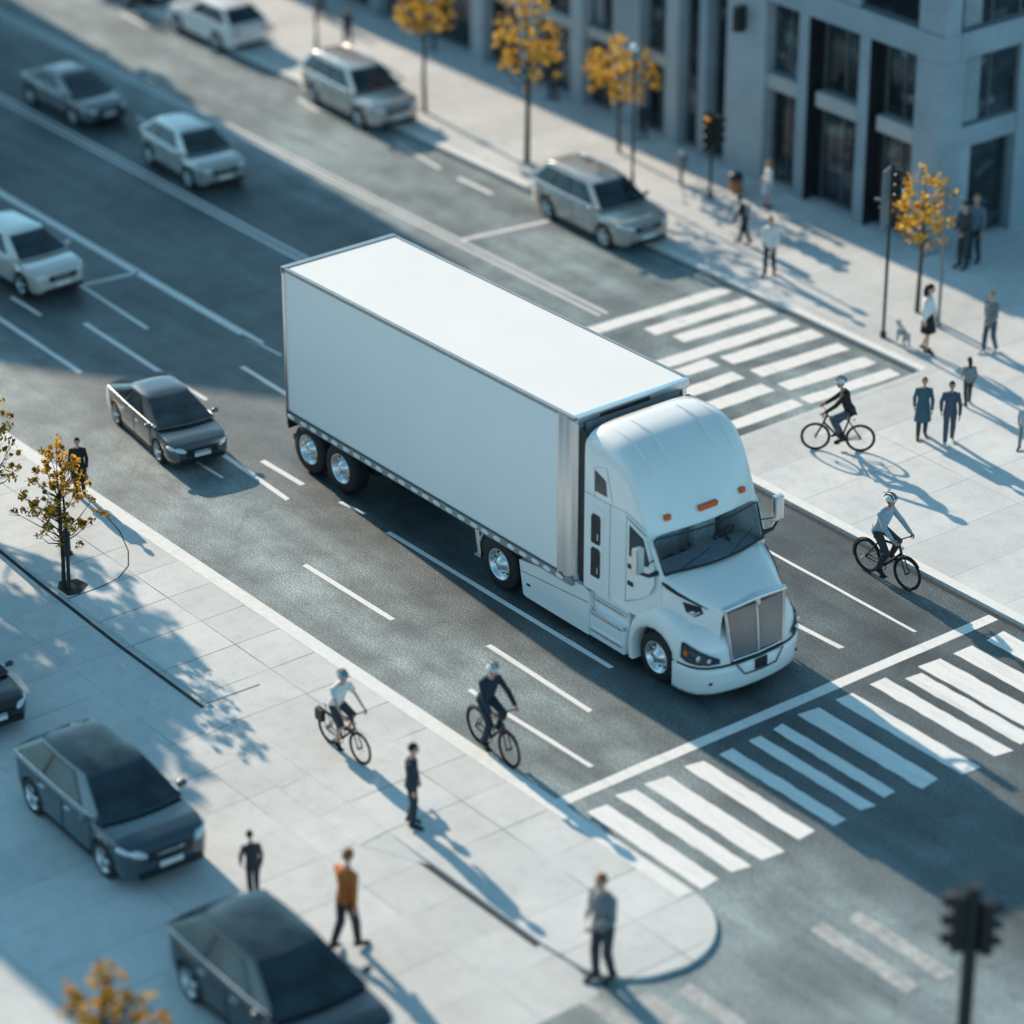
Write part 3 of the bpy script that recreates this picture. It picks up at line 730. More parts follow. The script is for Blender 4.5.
    gs.tube([gp(-.66, 1.66, .02), gp(-.62, 1.2, .03), gp(-.57, .73, .02)], .035, 8, flat=.7); gs.tube([gp(.66, 1.66, .02), gp(.62, 1.2, .03), gp(.57, .73, .02)], .035, 8, flat=.7)
    gs.tube([gp(-.69, 1.66, .0), gp(-.4, 1.7, .03), gp(0, 1.73, .04), gp(.4, 1.7, .03), gp(.69, 1.66, .0)], .05, 8); gs.tube([gp(0, 1.65, .03), gp(0, 1.2, .04), gp(0, .75, .03)], .022, 8)
    gs.tube([gp(-.57, .73, .02), gp(0, .72, .03), gp(.57, .73, .02)], .02, 8)
    gs.build('grille_surround', MT['chrome'], go)
    em = MB(); q = gp(0, 1.66, .07); em.ellipsoid(q, (.02, .05, .075), 12, 6); em.torus((q[0] + .01, q[1], q[2]), .05, .01, 20, 6, 'X'); em.build('emblem', MT['alu'], go)
    return T
build_truck()

# ------------------------------------------------------------------ cars
def car_paint(name, col, metal=.35, rough=.3): return M(name, col, rough, metal, .03, .7, coat=.9)
PAINTS = {'silver': car_paint('silver_car_paint', (.50, .47, .45), .45, .26), 'white': car_paint('white_car_paint', (.88, .84, .81), .0), 'grey': car_paint('grey_car_paint', (.115, .125, .135), .5, .24),
          'bronze': car_paint('bronze_grey_car_paint', (.40, .385, .365), .25, .28), 'dark': car_paint('dark_slate_car_paint', (.022, .032, .042), .4, .2), 'blue': car_paint('blue_slate_car_paint', (.055, .085, .11), .4, .2), 'pearl': car_paint('pearl_silver_car_paint', (.66, .64, .62), .25, .25), 'slate': car_paint('slate_grey_car_paint', (.19, .20, .21), .35, .28), 'black': car_paint('black_car_paint', (.015, .018, .022), .2)}
SPEC = {
    'sedan': dict(L=4.65, W=1.84, wr=.34, wx=(-1.38, 1.38), top=[(-2.33, .78), (-2.15, .97), (-1.5, 1.0), (0, .95), (.9, .93), (1.1, .91), (1.9, .84), (2.2, .77), (2.33, .68)], belt=(-2.12, 1.34, .96), roof=(-.88, .12, 1.41), rw=.62, pill=[(-.82, -.3), (-.22, .5)]),
    'suv': dict(L=4.75, W=1.9, wr=.38, wx=(-1.4, 1.42), top=[(-2.37, .92), (-2.25, 1.07), (-1, 1.08), (.8, 1.07), (1.0, 1.05), (1.9, 1.0), (2.25, .96), (2.37, .84)], belt=(-2.28, 1.22, 1.08), roof=(-1.82, .4, 1.66), rw=.63, pill=[(-.96, -.42), (-.34, .12), (.2, .8)]),
    'cross': dict(L=4.35, W=1.86, wr=.37, wx=(-1.3, 1.32), top=[(-2.17, .88), (-2.05, 1.03), (-1, 1.05), (.7, 1.03), (.9, 1.0), (1.7, .97), (2.05, .9), (2.17, .78)], belt=(-2.08, 1.22, 1.04), roof=(-1.35, .26, 1.54), rw=.60, pill=[(-.9, -.3), (-.22, .62)]),
    'pickup': dict(L=4.9, W=1.88, wr=.38, wx=(-1.5, 1.45), top=[(-2.45, .86), (-2.35, .9), (-1.0, .9), (-.95, 1.08), (.9, 1.06), (1.1, 1.04), (1.95, 1.0), (2.3, .96), (2.45, .84)], belt=(-.98, 1.15, 1.07), roof=(-.78, .5, 1.68), rw=.62, pill=[(-.9, -.1), (0.0, .74)]),
}
def car(name, kind, paint, label, x, y, yaw, s, cat, group, roofmat=None, face=1, litlamp=False, roofrail=False):
    S = SPEC[kind]; L, W, wr = S['L'], S['W'], S['wr']; hw = W / 2
    T = thing(name, label, cat, (x, y, 0), yaw, group, s)
    pm = PAINTS[paint]
    xs = sorted(set([round(-L / 2 + L * i / 44, 4) for i in range(45)] + [round(wx + ra, 4) for wx in S['wx'] for ra in (-(wr + .055), -(wr + .056), wr + .055, wr + .056, -wr * .9, wr * .9, -wr * .97, wr * .97)]))
    def hwid(x):
        e = abs(2 * x / L)
        return hw * (1 - .05 * e ** 3 - .16 * max(0, (e - .8) / .2) ** 2.2)
    def zlow(x):
        for wx in S['wx']:
            if abs(x - wx) < wr + .055: return wr + math.sqrt(max(0, (wr + .055) ** 2 - (x - wx) ** 2))
        return .22 + .08 * max(0, abs(2 * x / L) - .85) / .15
    ztop = lambda x: interp(x, S['top'])
    def ring(x, k=1.):
        w = hwid(x); zl = zlow(x); zt_ = ztop(x); zt2 = max(zt_, zl + .06)
        def c(z): return max(z, zl)
        half = [(0, zl), (w * .86, zl), (w * .95, c(.26)), (w * .985, c(.40)), (w, c(.56)), (w * .995, c(lerp(.56, zt2, .5))), (w * .97, zt2 - .07), (w * .935, zt2 - .02), (w * .86, zt2 + .004), (w * .5, zt2 + .022), (0, zt2 + .03)]
        zc = .5
        full = [(y_, z_) for y_, z_ in half] + [(-y_, z_) for y_, z_ in half[-2:0:-1]]
        return [(x, y_ * k, zc + (z_ - zc) * k) for y_, z_ in full]
    rings = [ring(xs[0], .93)] + [ring(v) for v in xs[1:-1]] + [ring(xs[-1], .93)]
    b = MB(); b.loft(rings)
    # greenhouse patches
    bx0, bx1, bz = S['belt']; rx0, rx1, rz = S['roof']; rw = S['rw']
    wb = hw * .925; wt = rw
    def Pf(t, v, d=0): return Vector((lerp(bx1, rx1, v) + .13 * (1 - t * t) * (1 - .3 * v) + d * .8, t * (lerp(wb, wt, v)), lerp(bz, rz, v) + .02 * (1 - t * t) + d * .6))
    def Pr(t, v, d=0): return Vector((lerp(bx0, rx0, v) - .09 * (1 - t * t) - d * .8, t * lerp(wb, wt, v), lerp(bz, rz, v) + .02 * (1 - t * t) + d * .6))
    def Ps(u, v, o, d=0): return Vector((lerp(lerp(bx0, rx0, v), lerp(bx1, rx1, v), (u + 1) / 2), o * (lerp(wb, wt, v) + .03 * (1 - u * u) + d), lerp(bz, rz, v) + d * .25))
    V = [0, .25, .5, .75, 1.]
    b.grid([[Pf(t / 8, v) for t in range(-8, 9)] for v in V]); b.grid([[Pr(t / 8, v) for t in range(-8, 9)] for v in V])
    for o in (-1, 1): b.grid([[Ps(u / 8, v, o) for u in range(-8, 9)] for v in V])
    b.build('body', pm, T)
    roof = MB(); rows = []
    for i in range(13):
        u = i / 12; row = []
        for t in range(-8, 9):
            tt = t / 8; a = Pr(tt, 1); c = Pf(tt, 1); p = a.lerp(c, u)
            p.y = tt * (wt + .03 * (1 - (2 * u - 1) ** 2)); p.z = rz + .02 * (1 - tt * tt) + .055 * (1 - tt ** 4) * (1 - (2 * u - 1) ** 4) + .0
            row.append(p)
        rows.append(row)
    roof.grid(rows); roof.build('roof', roofmat or pm, T)
    gl = MT['glass']
    MB().grid([[Pf(t / 10 * .96, v, .012) for t in range(-10, 11)] for v in (.05, .3, .6, .93)]).build('windshield', gl, T)
    MB().grid([[Pr(t / 10 * .9, v, .012) for t in range(-10, 11)] for v in (.12, .4, .7, .92)]).build('rear_window', gl, T)
    for o in (-1, 1):
        bk = MB(); ua, ub_ = S['pill'][0][0], S['pill'][-1][1]
        bk.grid([[Ps(lerp(ua - .015, ub_ + .03, j / 10) * (1 - .1 * v), v, o, .005) for j in range(11)] for v in (.08, .4, .7, .9)]); bk.build('window_surround', MT['black'], T)
        for u0, u1 in S['pill']:
            sw = MB(); sw.grid([[Ps(lerp(u0, u1, j / 6) * (1 - .1 * v), v, o, .012) for j in range(7)] for v in (.1, .4, .7, .88)]); sw.build('side_window', gl, T)
        # chrome belt line
        tr = MB(); tr.tube([Ps(u / 6 * .93, .045, o, .012) for u in range(-6, 7)], .013, 5); tr.build('window_trim', MT['alu'], T)
        # mirror
        mr = MB(); mr.ellipsoid((bx1 - .28, o * (hw + .09), bz + .06), (.08, .11, .075), 10, 6); mr.tube([(bx1 - .25, o * (hw - .06), bz + .02), (bx1 - .27, o * (hw + .05), bz + .04)], .025, 6); mr.build('mirror', pm, T)
        # doors: slightly proud panels + handles
        for (xa, xb) in ((-.06, .92), (-1.0 if kind != 'pickup' else -.95, -.12)):
            dn = MB(); rows = []
            for z in (.33, .45, .56, .7, .82, bz - .09):
                row = []
                for j in range(7):
                    xx = lerp(xa, xb, j / 6)
                    for wx in S['wx']:
                        if abs(xx - wx) < wr + .09 and z < wr + math.sqrt(max(0, (wr + .09) ** 2 - (xx - wx) ** 2)): xx = wx + math.copysign(math.sqrt(max(0, (wr + .09) ** 2 - (z - wr) ** 2)), xx - wx) if abs(z - wr) < wr + .09 else xx
                    w = hwid(xx); ww = w * (.985 if z < .42 else 1.0 if z < .75 else .995 if z < bz - .12 else .972)
                    row.append((xx, o * (ww + .010), z))
                rows.append(row)
            dn.grid(rows); do = dn.build('door', pm, T)
            hb = MB(); hb.box(xa + .08, xa + .26, o * (hw + .012) - .015, o * (hw + .012) + .015, bz - .2, bz - .165, .006); hb.build('door_handle', MT['chrome'], do)
        sl_ = MB(); sl_.box(S['wx'][0] + wr + .1, S['wx'][1] - wr - .1, o * (hw - .04) - .02, o * (hw - .04) + .02, .2, .27); sl_.build('sill', MT['black'], T)
        for wx in S['wx']: wheel(T, (wx, o * (hw - .125), wr), wr, .23, o)
        # lamps
        def front_pt(yf, z, d=.015):
            yy = yf * hw * .9; e = 1 - abs(yf) ** 3 * .14
            return None
        xe = L / 2
        zt_ = ztop(xe - .2)
        hl = MB(); hl.ellipsoid((xe - .15, o * hw * .76, zt_ - .11), (.31, .09, .075), 16, 8, rot=Euler((0, R(8), R(-o * 42))).to_matrix()); ho = hl.build('headlight', MT['lens'], T)
        hb = MB(); hb.ellipsoid((xe - .13, o * hw * .765, zt_ - .10), (.10, .075, .068), 12, 6, rot=Euler((0, 0, R(-o * 42))).to_matrix()); hb.build('lamp', MT['chrome'], ho)
        tl = MB(); tl.ellipsoid((-xe + .11, o * hw * .74, bz - .2), (.24, .07, .08), 16, 8, rot=Euler((0, 0, R(o * 46))).to_matrix()); tl.build('tail_light', MT['red'], T)
        if roofrail:
            rr = MB(); rr.tube([(lerp(rx0, rx1, q) , o * (wt - .04), rz + .085 - .09 * (2 * q - 1) ** 4) for q in [i / 8 * .9 + .04 for i in range(9)]], .022, 6); rr.build('roof_rail', MT['alu'], T)
    # grille / bumpers / plates
    def face_grid(sx, z0, z1, yw, d, nm, mat, n=10):
        m = MB(); rows = []
        for z in (z0, (z0 + z1) / 2, z1):
            row = []
            for j in range(n + 1):
                yy = lerp(-yw, yw, j / n) * hw
                # find x where body reaches this half width
                xx = L / 2
                while hwid(xx) * .93 < abs(yy) and xx > L / 2 - .5: xx -= .01
                row.append((sx * (xx + d - .05 * max(0, z - .6)), yy, z))
            rows.append(row)
        m.grid(rows); return m.build(nm, mat, T)
    zt_ = ztop(L / 2 - .12)
    face_grid(1, zt_ - .30, zt_ - .13, .5, .03, 'grille', MT['black'], 20)
    face_grid(1, .27, .40, .72, .03, 'lower_grille', MT['black'], 20)
    ch = MB(); ch.tube([(L / 2 + .035 - .16 * abs(q) ** 3, q * hw * .6, zt_ - .19) for q in (-.9, -.5, 0, .5, .9)], .014, 6); ch.build('grille_trim', MT['chrome'], T)
    pf = MB(); pf.box(L / 2 + .03, L / 2 + .045, -.24, .24, .43, .54); pf.build('licence_plate', MT['white'], T)
    face_grid(-1, .26, .4, .8, .014, 'rear_bumper', MT['black'])
    pr = MB(); pr.box(-L / 2 - .03, -L / 2 - .014, -.24, .24, .60, .71); pr.build('licence_plate', MT['white'], T)
    if kind == 'pickup':
        for o in (-1, 1):
            w_ = MB(); w_.box(-2.42, -.98, min(o * (hw - .12), o * (hw - .015)), max(o * (hw - .12), o * (hw - .015)), .8, 1.1, .02); w_.build('bed_wall', pm, T)
            rl = MB(); rl.tube([(-2.3, o * (hw - .07), 1.1), (-2.15, o * (hw - .07), 1.28), (-1.0, o * (hw - .07), 1.3)], .03, 6); rl.build('bed_rail', MT['black'], T)
        tg = MB(); tg.box(-2.46, -2.37, -hw + .12, hw - .12, .62, 1.1, .02); tg.build('tailgate', pm, T)
        fl = MB(); fl.box(-2.36, -1.0, -hw + .13, hw - .13, .93, .945); fl.build('bed_floor', MT['black'], T)
    return T
CG = 'cars driving and parked along the street'
car('sedan_car', 'sedan', 'grey', 'dark grey sedan driving alone just behind the white truck', -2.43, -1.22, -8, .705, 'car', CG)
car('suv_car', 'cross', 'pearl', 'pale silver car cut by the left edge of the photo, driving in the middle lane', -11.15, .72, 2, .73, 'car', CG)
car('suv_car', 'cross', 'silver', 'silver sport utility car in the shaded lane, following beside a thick white line', -14.13, 7.08, -4, .71, 'car', CG)
car('sedan_car', 'sedan', 'slate', 'dark slate sedan, farthest car in the shaded lane beside the thick white line', -19.45, 7.08, 1, .70, 'car', CG)
car('suv_car', 'suv', 'bronze', 'bronze grey estate car with roof rails parked at the kerb near the far crosswalk', -5.55, 12.34, -2, .745, 'car', CG, roofrail=True)
car('suv_car', 'suv', 'silver', 'silver long roofed utility car parked at the far kerb between two others', -15.0, 12.5, -2.5, .74, 'car', CG, roofrail=True)
car('hatchback_car', 'cross', 'white', 'white hatchback seen from behind, parked at the top of the photo', -21.75, 12.85, 180, .71, 'car', CG)
car('sedan_car', 'sedan', 'black', 'black car cut by the top edge of the photo, parked ahead of the white hatchback', -26.3, 13.0, -2, .71, 'car', CG)
NG = 'cars in the near driveway'
car('suv_car', 'cross', 'blue', 'blue slate car with a black roof, blurred, in the near driveway', 8.95, -9.62, -2, .85, 'car', NG, roofmat=MT['glass'])
car('suv_car', 'cross', 'dark', 'dark car with black glass, cut by the bottom edge of the photo', 14.78, -10.4, -2, .90, 'car', NG, roofmat=MT['glass'])
car('sedan_car', 'sedan', 'black', 'black car peeking in at the left edge of the photo', 3.75, -9.5, -3, .72, 'car', NG)

# ------------------------------------------------------------------ people
def skin_mesh(nodes, edges, level=1):
    """nodes: name -> (pos, radius); returns verts, faces of a skinned and smoothed figure"""
    names = list(nodes); idx = {k: i for i, k in enumerate(names)}
    me = bpy.data.meshes.new('skel'); me.from_pydata([nodes[k][0] for k in names], [(idx[a], idx[b]) for a, b in edges], [])
    o = bpy.data.objects.new('skel', me); COL.objects.link(o)
    o.modifiers.new('s', 'SKIN'); ss = o.modifiers.new('u', 'SUBSURF'); ss.levels = level; ss.render_levels = level
    for i, k in enumerate(names):
        r = nodes[k][1]; d = me.skin_vertices[0].data[i]; d.radius = r if isinstance(r, tuple) else (r, r); d.use_root = (i == 0)
    dg = bpy.context.evaluated_depsgraph_get(); ev = o.evaluated_get(dg); m2 = ev.to_mesh()
    vs = [v.co.copy() for v in m2.vertices]; fs = [tuple(p.vertices) for p in m2.polygons]
    ev.to_mesh_clear(); bpy.data.objects.remove(o); bpy.data.meshes.remove(me)
    return vs, fs

def V3(*a): return Vector(a)
def joints_stand(stride=.1, arm=.08, lean=0., bendL=0., bendR=0., armsfwd=0., headturn=0., crouch=0.):
    J = {}
    dz = -crouch
    J['pel'] = V3(0, 0, .95 + dz); J['abd'] = V3(.01 + lean * .3, 0, 1.12 + dz); J['chest'] = V3(.0 + lean * .75, 0, 1.34 + dz - abs(lean) * .15)
    J['neck'] = V3(.01 + lean, 0, 1.49 + dz - abs(lean) * .25); J['headb'] = V3(.025 + lean * 1.1, 0, 1.56 + dz - abs(lean) * .3)
    for o, n, s in ((1, 'L', -1), (-1, 'R', 1)):
        J['sh' + n] = V3(J['chest'].x, o * .175, 1.42 + dz - abs(lean) * .2)
        sw = s * -arm
        b = bendL if n == 'L' else bendR
        J['el' + n] = J['sh' + n] + V3(sw * .9 + .02 + armsfwd * .12, o * .06, -.28)
        J['wr' + n] = J['el' + n] + V3(sw * .5 + .05 + .2 * b + armsfwd * .2, -o * .01 - o * .1 * b, -.25 + .24 * b)
        J['hip' + n] = V3(0, o * .09, .92 + dz)
        st = s * stride
        J['kn' + n] = V3(st * .55 + (.05 if st < 0 else .03) + crouch * .4, o * .095, .49 + dz * .5)
        J['an' + n] = V3(st * 1.25 - .03, o * .1, .09 + (.05 if st < -.12 else 0))
        J['to' + n] = J['an' + n] + V3(.17, o * .025, -.055 - (.03 if st < -.12 else 0))
    return J
def joints_ride(kneeup='L'):
    J = {}
    J['pel'] = V3(-.24, 0, 1.04); J['abd'] = V3(-.16, 0, 1.18); J['chest'] = V3(-.10, 0, 1.40); J['neck'] = V3(-.035, 0, 1.55); J['headb'] = V3(.0, 0, 1.61)
    for o, n in ((1, 'L'), (-1, 'R')):
        J['sh' + n] = V3(-.085, o * .175, 1.475); J['el' + n] = V3(.11, o * .25, 1.24); J['wr' + n] = V3(.335, o * .255, 1.065)
        J['hip' + n] = V3(-.22, o * .085, 1.0)
        up = n == kneeup
        J['kn' + n] = V3(.17, o * .12, .86) if up else V3(.07, o * .11, .64)
        J['an' + n] = V3(-.0, o * .12, .50) if up else V3(-.12, o * .12, .235)
        J['to' + n] = V3(.13, o * .13, .44) if up else V3(.05, o * .13, .165)
    return J
def tube_limb(mb, p, q, r0, r1, n=10): mb.tube([p, q], [r0, r1], n)

def hand(mb, wr, d, o, grip=False):
    d = d.normalized(); side = Vector((0, o, 0)); up = d.cross(side)
    if up.length < .1: up = Vector((1, 0, 0))
    up.normalize(); side = up.cross(d).normalized()
    c = wr + d * .05
    rot = Matrix((up, side, d)).transposed()
    mb.ellipsoid(c, (.038, .02, .055), 10, 6, rot=rot)
    for i, ln in enumerate((.068, .08, .075, .058)):
        a = c + d * .035 + up * (-.027 + .018 * i)
        k1 = a + d * ln * .55 + side * (-.012 if not grip else -.02); k2 = k1 + d * ln * (.45 if not grip else .1) + side * (-.022 if not grip else -.045)
        mb.tube([a, k1, k2], [.0095, .009, .007], 6)
    t0 = c + up * -.03 - d * .02; t1 = t0 + up * -.025 + d * .03 - side * .012; t2 = t1 + d * .032 - side * .01 + up * -.004
    mb.tube([t0, t1, t2], [.012, .0105, .008], 6)

def head(mb, hb, yaw=0., tilt=0.):
    c = hb + Vector((.02, 0, .105)); q = Euler((0, tilt, yaw)).to_matrix()
    n, m = 18, 12; rings = []
    for i in range(m + 1):
        a = -pi / 2 + pi * i / m; ring = []
        for k in range(n):
            t = 2 * pi * k / n
            x, y, z = math.cos(a) * math.cos(t), math.cos(a) * math.sin(t), math.sin(a)
            p = Vector((.098 * x, .077 * y, .122 * z))
            if z < 0: p.y *= 1 + .28 * z; p.x *= 1 + .1 * z
            if x > .3 and abs(y) < .3 and -.35 < z < .15: p.x += .022 * (1 - abs(y) / .3) * (1 - abs(z + .12) / .27 if abs(z + .12) < .27 else 0)   # nose
            if x > .5 and abs(abs(y) - .35) < .2 and abs(z - .1) < .15: p.x -= .008       # eye sockets
            if x > .5 and z < -.7: p.x += .008                                           # chin
            ring.append(q @ p + c)
        rings.append(ring)
    mb.loft(rings, True, False)
    for o in (-1, 1):
        mb.ellipsoid(q @ Vector((-.005, o * .078, -.005)) + c, (.02, .01, .032), 8, 6)
        mb.ellipsoid(q @ Vector((.088, o * .031, .012)) + c, (.008, .013, .008), 8, 5, mi=1)
    mb.ellipsoid(q @ Vector((.09, 0, -.062)) + c, (.008, .022, .006), 8, 5, mi=2)
    return c, q

def person(label, x, y, z, yaw, h, J, top='navy', bottom='charcoal', hair='hair_b', longhair=False, coat=False, skirt=None, sleeves=True, helmet=False, group='people on foot', shorts=False, shoe='black', skin='skin', bag=None, hat=None, headyaw=0., grip=False, headtilt=0.):
    T = thing('person', label, 'person', (x, y, z), yaw, group, h / 1.76)
    E = [('pel', 'abd'), ('abd', 'chest'), ('chest', 'neck'), ('neck', 'headb')]
    N = {'pel': (J['pel'], .10), 'abd': (J['abd'], .09), 'chest': (J['chest'], .10), 'neck': (J['neck'], .05), 'headb': (J['headb'], .05)}
    for n in 'LR':
        N.update({'sh' + n: (J['sh' + n], .038), 'el' + n: (J['el' + n], .03), 'wr' + n: (J['wr' + n], .026), 'hip' + n: (J['hip' + n], .062), 'kn' + n: (J['kn' + n], .045), 'an' + n: (J['an' + n], .036), 'to' + n: (J['to' + n], .03)})
        E += [('chest', 'sh' + n), ('sh' + n, 'el' + n), ('el' + n, 'wr' + n), ('pel', 'hip' + n), ('hip' + n, 'kn' + n), ('kn' + n, 'an' + n), ('an' + n, 'to' + n)]
    vs, fs = skin_mesh(N, E)
    mb = MB(); mb.add(vs, fs)
    c, q = head(mb, J['headb'], headyaw, headtilt)
    for n, o in (('L', 1), ('R', -1)): hand(mb, J['wr' + n], (J['wr' + n] - J['el' + n]) + (Vector((.12, 0, 0)) if grip else Vector()), o, grip)
    mb.build('body', [MT[skin], MT['eye'], MT['skin2']], T, fix=False)
    # clothes follow the limbs as smooth sleeves around the body
    def ellring(c, d, rx, ry, n=18):
        d = d.normalized(); w = Vector((0, 1, 0)); u = w.cross(d).normalized()
        return [c + u * rx * math.cos(2 * pi * k / n) + w * ry * math.sin(2 * pi * k / n) for k in range(n)]
    def limb(mbx, pts, rads, n=12):
        P = []; Rr = []
        for i, p_ in enumerate(pts):
            if 0 < i < len(pts) - 1:
                P += [p_.lerp(pts[i - 1], .18), p_ + (p_ - (pts[i - 1] + pts[i + 1]) / 2) * .06, p_.lerp(pts[i + 1], .18)]; Rr += [rads[i] * 1.04, rads[i] * 1.06, rads[i] * 1.02]
            else: P.append(p_); Rr.append(rads[i])
        mbx.tube(P, Rr, n)
    rk = random.Random(len(label) * 7 + int(abs(x) * 100))
    shm = (J['shL'] + J['shR']) / 2
    spine = [J['pel'] + V3(-.01, 0, -.07), J['pel'], J['abd'], J['chest'] + V3(0, 0, -.04), shm + (J['neck'] - shm) * -.25, shm + (J['neck'] - shm) * .25, shm.lerp(J['neck'], .72)]
    rad = [(.128, .175), (.126, .172), (.112, .155), (.125, .178), (.118, .188), (.095, .165), (.062, .075)]
    tm = MB(); rgs = []
    for i, c_ in enumerate(spine):
        dd_ = spine[min(len(spine) - 1, i + 1)] - spine[max(0, i - 1)]
        k_ = 1 + rk.uniform(-.03, .03); rgs.append(ellring(c_, dd_, rad[i][0] * k_, rad[i][1] * k_))
    tm.loft(rgs)
    for n in 'LR':
        tm.ellipsoid(J['sh' + n] + V3(0, 0, -.025), (.066, .064, .062), 12, 8)
        if sleeves: limb(tm, [J['sh' + n] + V3(0, 0, -.03), J['el' + n], J['wr' + n]], [.061, .05, .039]); tm.ellipsoid(J['el' + n], (.053, .053, .053), 10, 6)
        else: tm.tube([J['sh' + n], J['sh' + n].lerp(J['el' + n], .3), J['sh' + n].lerp(J['el' + n], .62)], [.068, .068, .07], 12)
    tm.build('jacket' if sleeves else 'shirt', CL[top], T)
    def cone(z0p, z1z, r0, r1, mat, nm):
        mbb = MB(); rings = []
        for i in range(7):
            t = i / 6; z_ = lerp(z0p.z, z1z, t); r_ = lerp(r0, r1, t ** .8)
            cx = lerp(z0p.x, (J['knL'].x + J['knR'].x) / 2, t)
            rings.append([(cx + r_ * .8 * math.cos(2 * pi * k / 20) * (1 + .06 * math.cos(5 * 2 * pi * k / 20) * t), r_ * math.sin(2 * pi * k / 20) * (1 + .06 * math.sin(4 * 2 * pi * k / 20) * t), z_) for k in range(20)])
        mbb.loft(rings, True, False); return mbb.build(nm, mat, T)
    if coat: cone(J['abd'], .52, .155, .235, CL[top], 'coat_tail')
    if skirt: cone(J['abd'] + V3(0, 0, -.08), .56, .145, .235, CL[skirt], 'skirt')
    if not (skirt and bottom is None):
        tr = MB(); tr.loft([ellring(J['pel'] + V3(0, 0, q_), V3(0, 0, 1), rx_, ry_) for q_, rx_, ry_ in ((.07, .112, .158), (0, .12, .166), (-.06, .118, .165), (-.11, .09, .13))])
        for n in 'LR':
            tr.ellipsoid(J['hip' + n], (.1, .09, .1), 12, 8)
            if shorts: tr.tube([J['hip' + n], J['hip' + n].lerp(J['kn' + n], .5), J['kn' + n]], [.098, .09, .085], 12)
            else: limb(tr, [J['hip' + n], J['kn' + n], J['an' + n] + V3(0, 0, .0)], [.098, .07, .055]); tr.ellipsoid(J['kn' + n], (.074, .072, .074), 10, 6)
        tr.build('trousers' if not shorts else 'shorts', CL[bottom or 'black'], T)
    for n in 'LR':
        a, t = J['an' + n], J['to' + n]; d = (t - a); d.normalize()
        s = MB(); s.tube([a - d * .07 + V3(0, 0, -.02), a + V3(0, 0, -.01) + d * .02, a.lerp(t, .7), t + d * .05], [.042, .05, .045, .028], 10, flat=.8); s.build('shoe', CL[shoe], T)
    # hair / helmet / hat
    hm = MB(); rings = []
    for i in range(8):
        a = lerp(-.3 if not longhair else -.45, pi / 2, i / 7); ring = []
        for k in range(18):
            t = 2 * pi * k / 18
            front = max(0, math.cos(t)); aa = max(a, .62 * front ** .7 + (-.0))
            p = Vector((.108 * math.cos(aa) * math.cos(t) - .006, .087 * math.cos(aa) * math.sin(t), .133 * math.sin(aa)))
            ring.append(q @ p + c)
        rings.append(ring)
    hm.loft(rings, True, False)
    if longhair:
        hm.tube([q @ Vector((-.07, 0, .05)) + c, q @ Vector((-.11, 0, -.08)) + c, q @ Vector((-.12, 0, -.24)) + c], [.07, .075, .04], 10)
    hm.build('hair', CL[hair], T)
    if helmet:
        ho = MB(); rings = []
        for i in range(7):
            a = lerp(.12, pi / 2, i / 6)
            rings.append([q @ Vector((.142 * math.cos(a) * math.cos(2 * pi * k / 20) - .012, .112 * math.cos(a) * math.sin(2 * pi * k / 20), .150 * math.sin(a) + .01)) + c for k in range(20)])
        ho.loft(rings, True, False); hob = ho.build('helmet', CL['ltblue'] if helmet == 'blue' else CL['white'], T)
        st = MB()
        for yy in (-.055, 0, .055):
            pts = []
            for i in range(9):
                a = lerp(.35, pi - .35, i / 8); rr = math.sqrt(max(0, 1 - (yy / .112) ** 2))
                pts.append(q @ Vector((.145 * math.cos(a) * rr - .012, yy, .154 * math.sin(a) * rr + .012)) + c)
            st.tube(pts, .012, 6)
        st.build('helmet_vent', CL['navy'], hob)
        sp = MB(); 
        for o in (-1, 1): sp.tube([q @ Vector((.02, o * .085, 0)) + c, q @ Vector((.03, o * .05, -.12)) + c], .007, 5)
        sp.build('helmet_strap', CL['black'], hob)
    if hat:
        ht = MB(); ht.ellipsoid(c + V3(-.005, 0, .07), (.108, .09, .085), 14, 8); ht.build('cap', CL[hat], T)
    if bag == 'back':
        bb = MB(); p = J['chest']; bb.box(p.x - .29, p.x - .12, -.14, .14, p.z - .3, p.z + .1, .04); bb.build('backpack', CL['black' if top != 'black' else 'grey'], T)
    return T

JS = joints_stand
person('person in dark navy clothes standing alone on the near pavement, close to the crosswalk', 11.89, -5.91, HN, 48, 1.5, JS(.03, .02), 'navy', 'navy', 'hair_b')
person('person in dark clothes bending forward between the blurred near cars', 11.95, -8.95, 0, 160, 1.15, JS(.12, .05, .16), 'charcoal', 'charcoal')
person('person in an orange jacket and dark trousers walking on the near driveway', 13.92, -8.63, 0, 100, 1.72, JS(.14, .1, .03), 'orange', 'charcoal', 'hair_r')
person('person in a grey top with folded arms standing at the near street corner', 16.85, -6.14, 0, -80, 1.85, JS(.05, .05, .02, .9, .9), 'grey', 'charcoal', 'hair_r', shoe='black')
person('person in a black coat standing at the road edge behind the near street tree', -1.2, -3.95, HN, -30, 1.2, JS(.02, .02), 'black', 'black', coat=True, shoe='black')
person('person in black stooping forward on the far pavement near the bronze car', -2.62, 14.1, HF, -140, 1.15, JS(.16, .14, .16), 'black', 'black', bag='back')
person('woman in a white top and pale blue skirt at the edge of the building shade', -3.87, 15.94, HF, -110, 1.15, JS(.03, .03, 0, .7, .7), 'white', None, 'hair_y', skirt='ltblue', longhair=True, skin='skin')
person('person in a loose white shirt and dark trousers beside the far kerb', -.97, 13.34, HF, -60, 1.36, JS(.1, .1, 0, .3, .0), 'white', 'navy', 'hair_r')
person('person in a dark suit standing in the shade by the building corner', 1.35, 16.91, HF, -90, 1.54, JS(.02, .02, 0, .6, .6), 'charcoal', 'charcoal', 'hair_b')
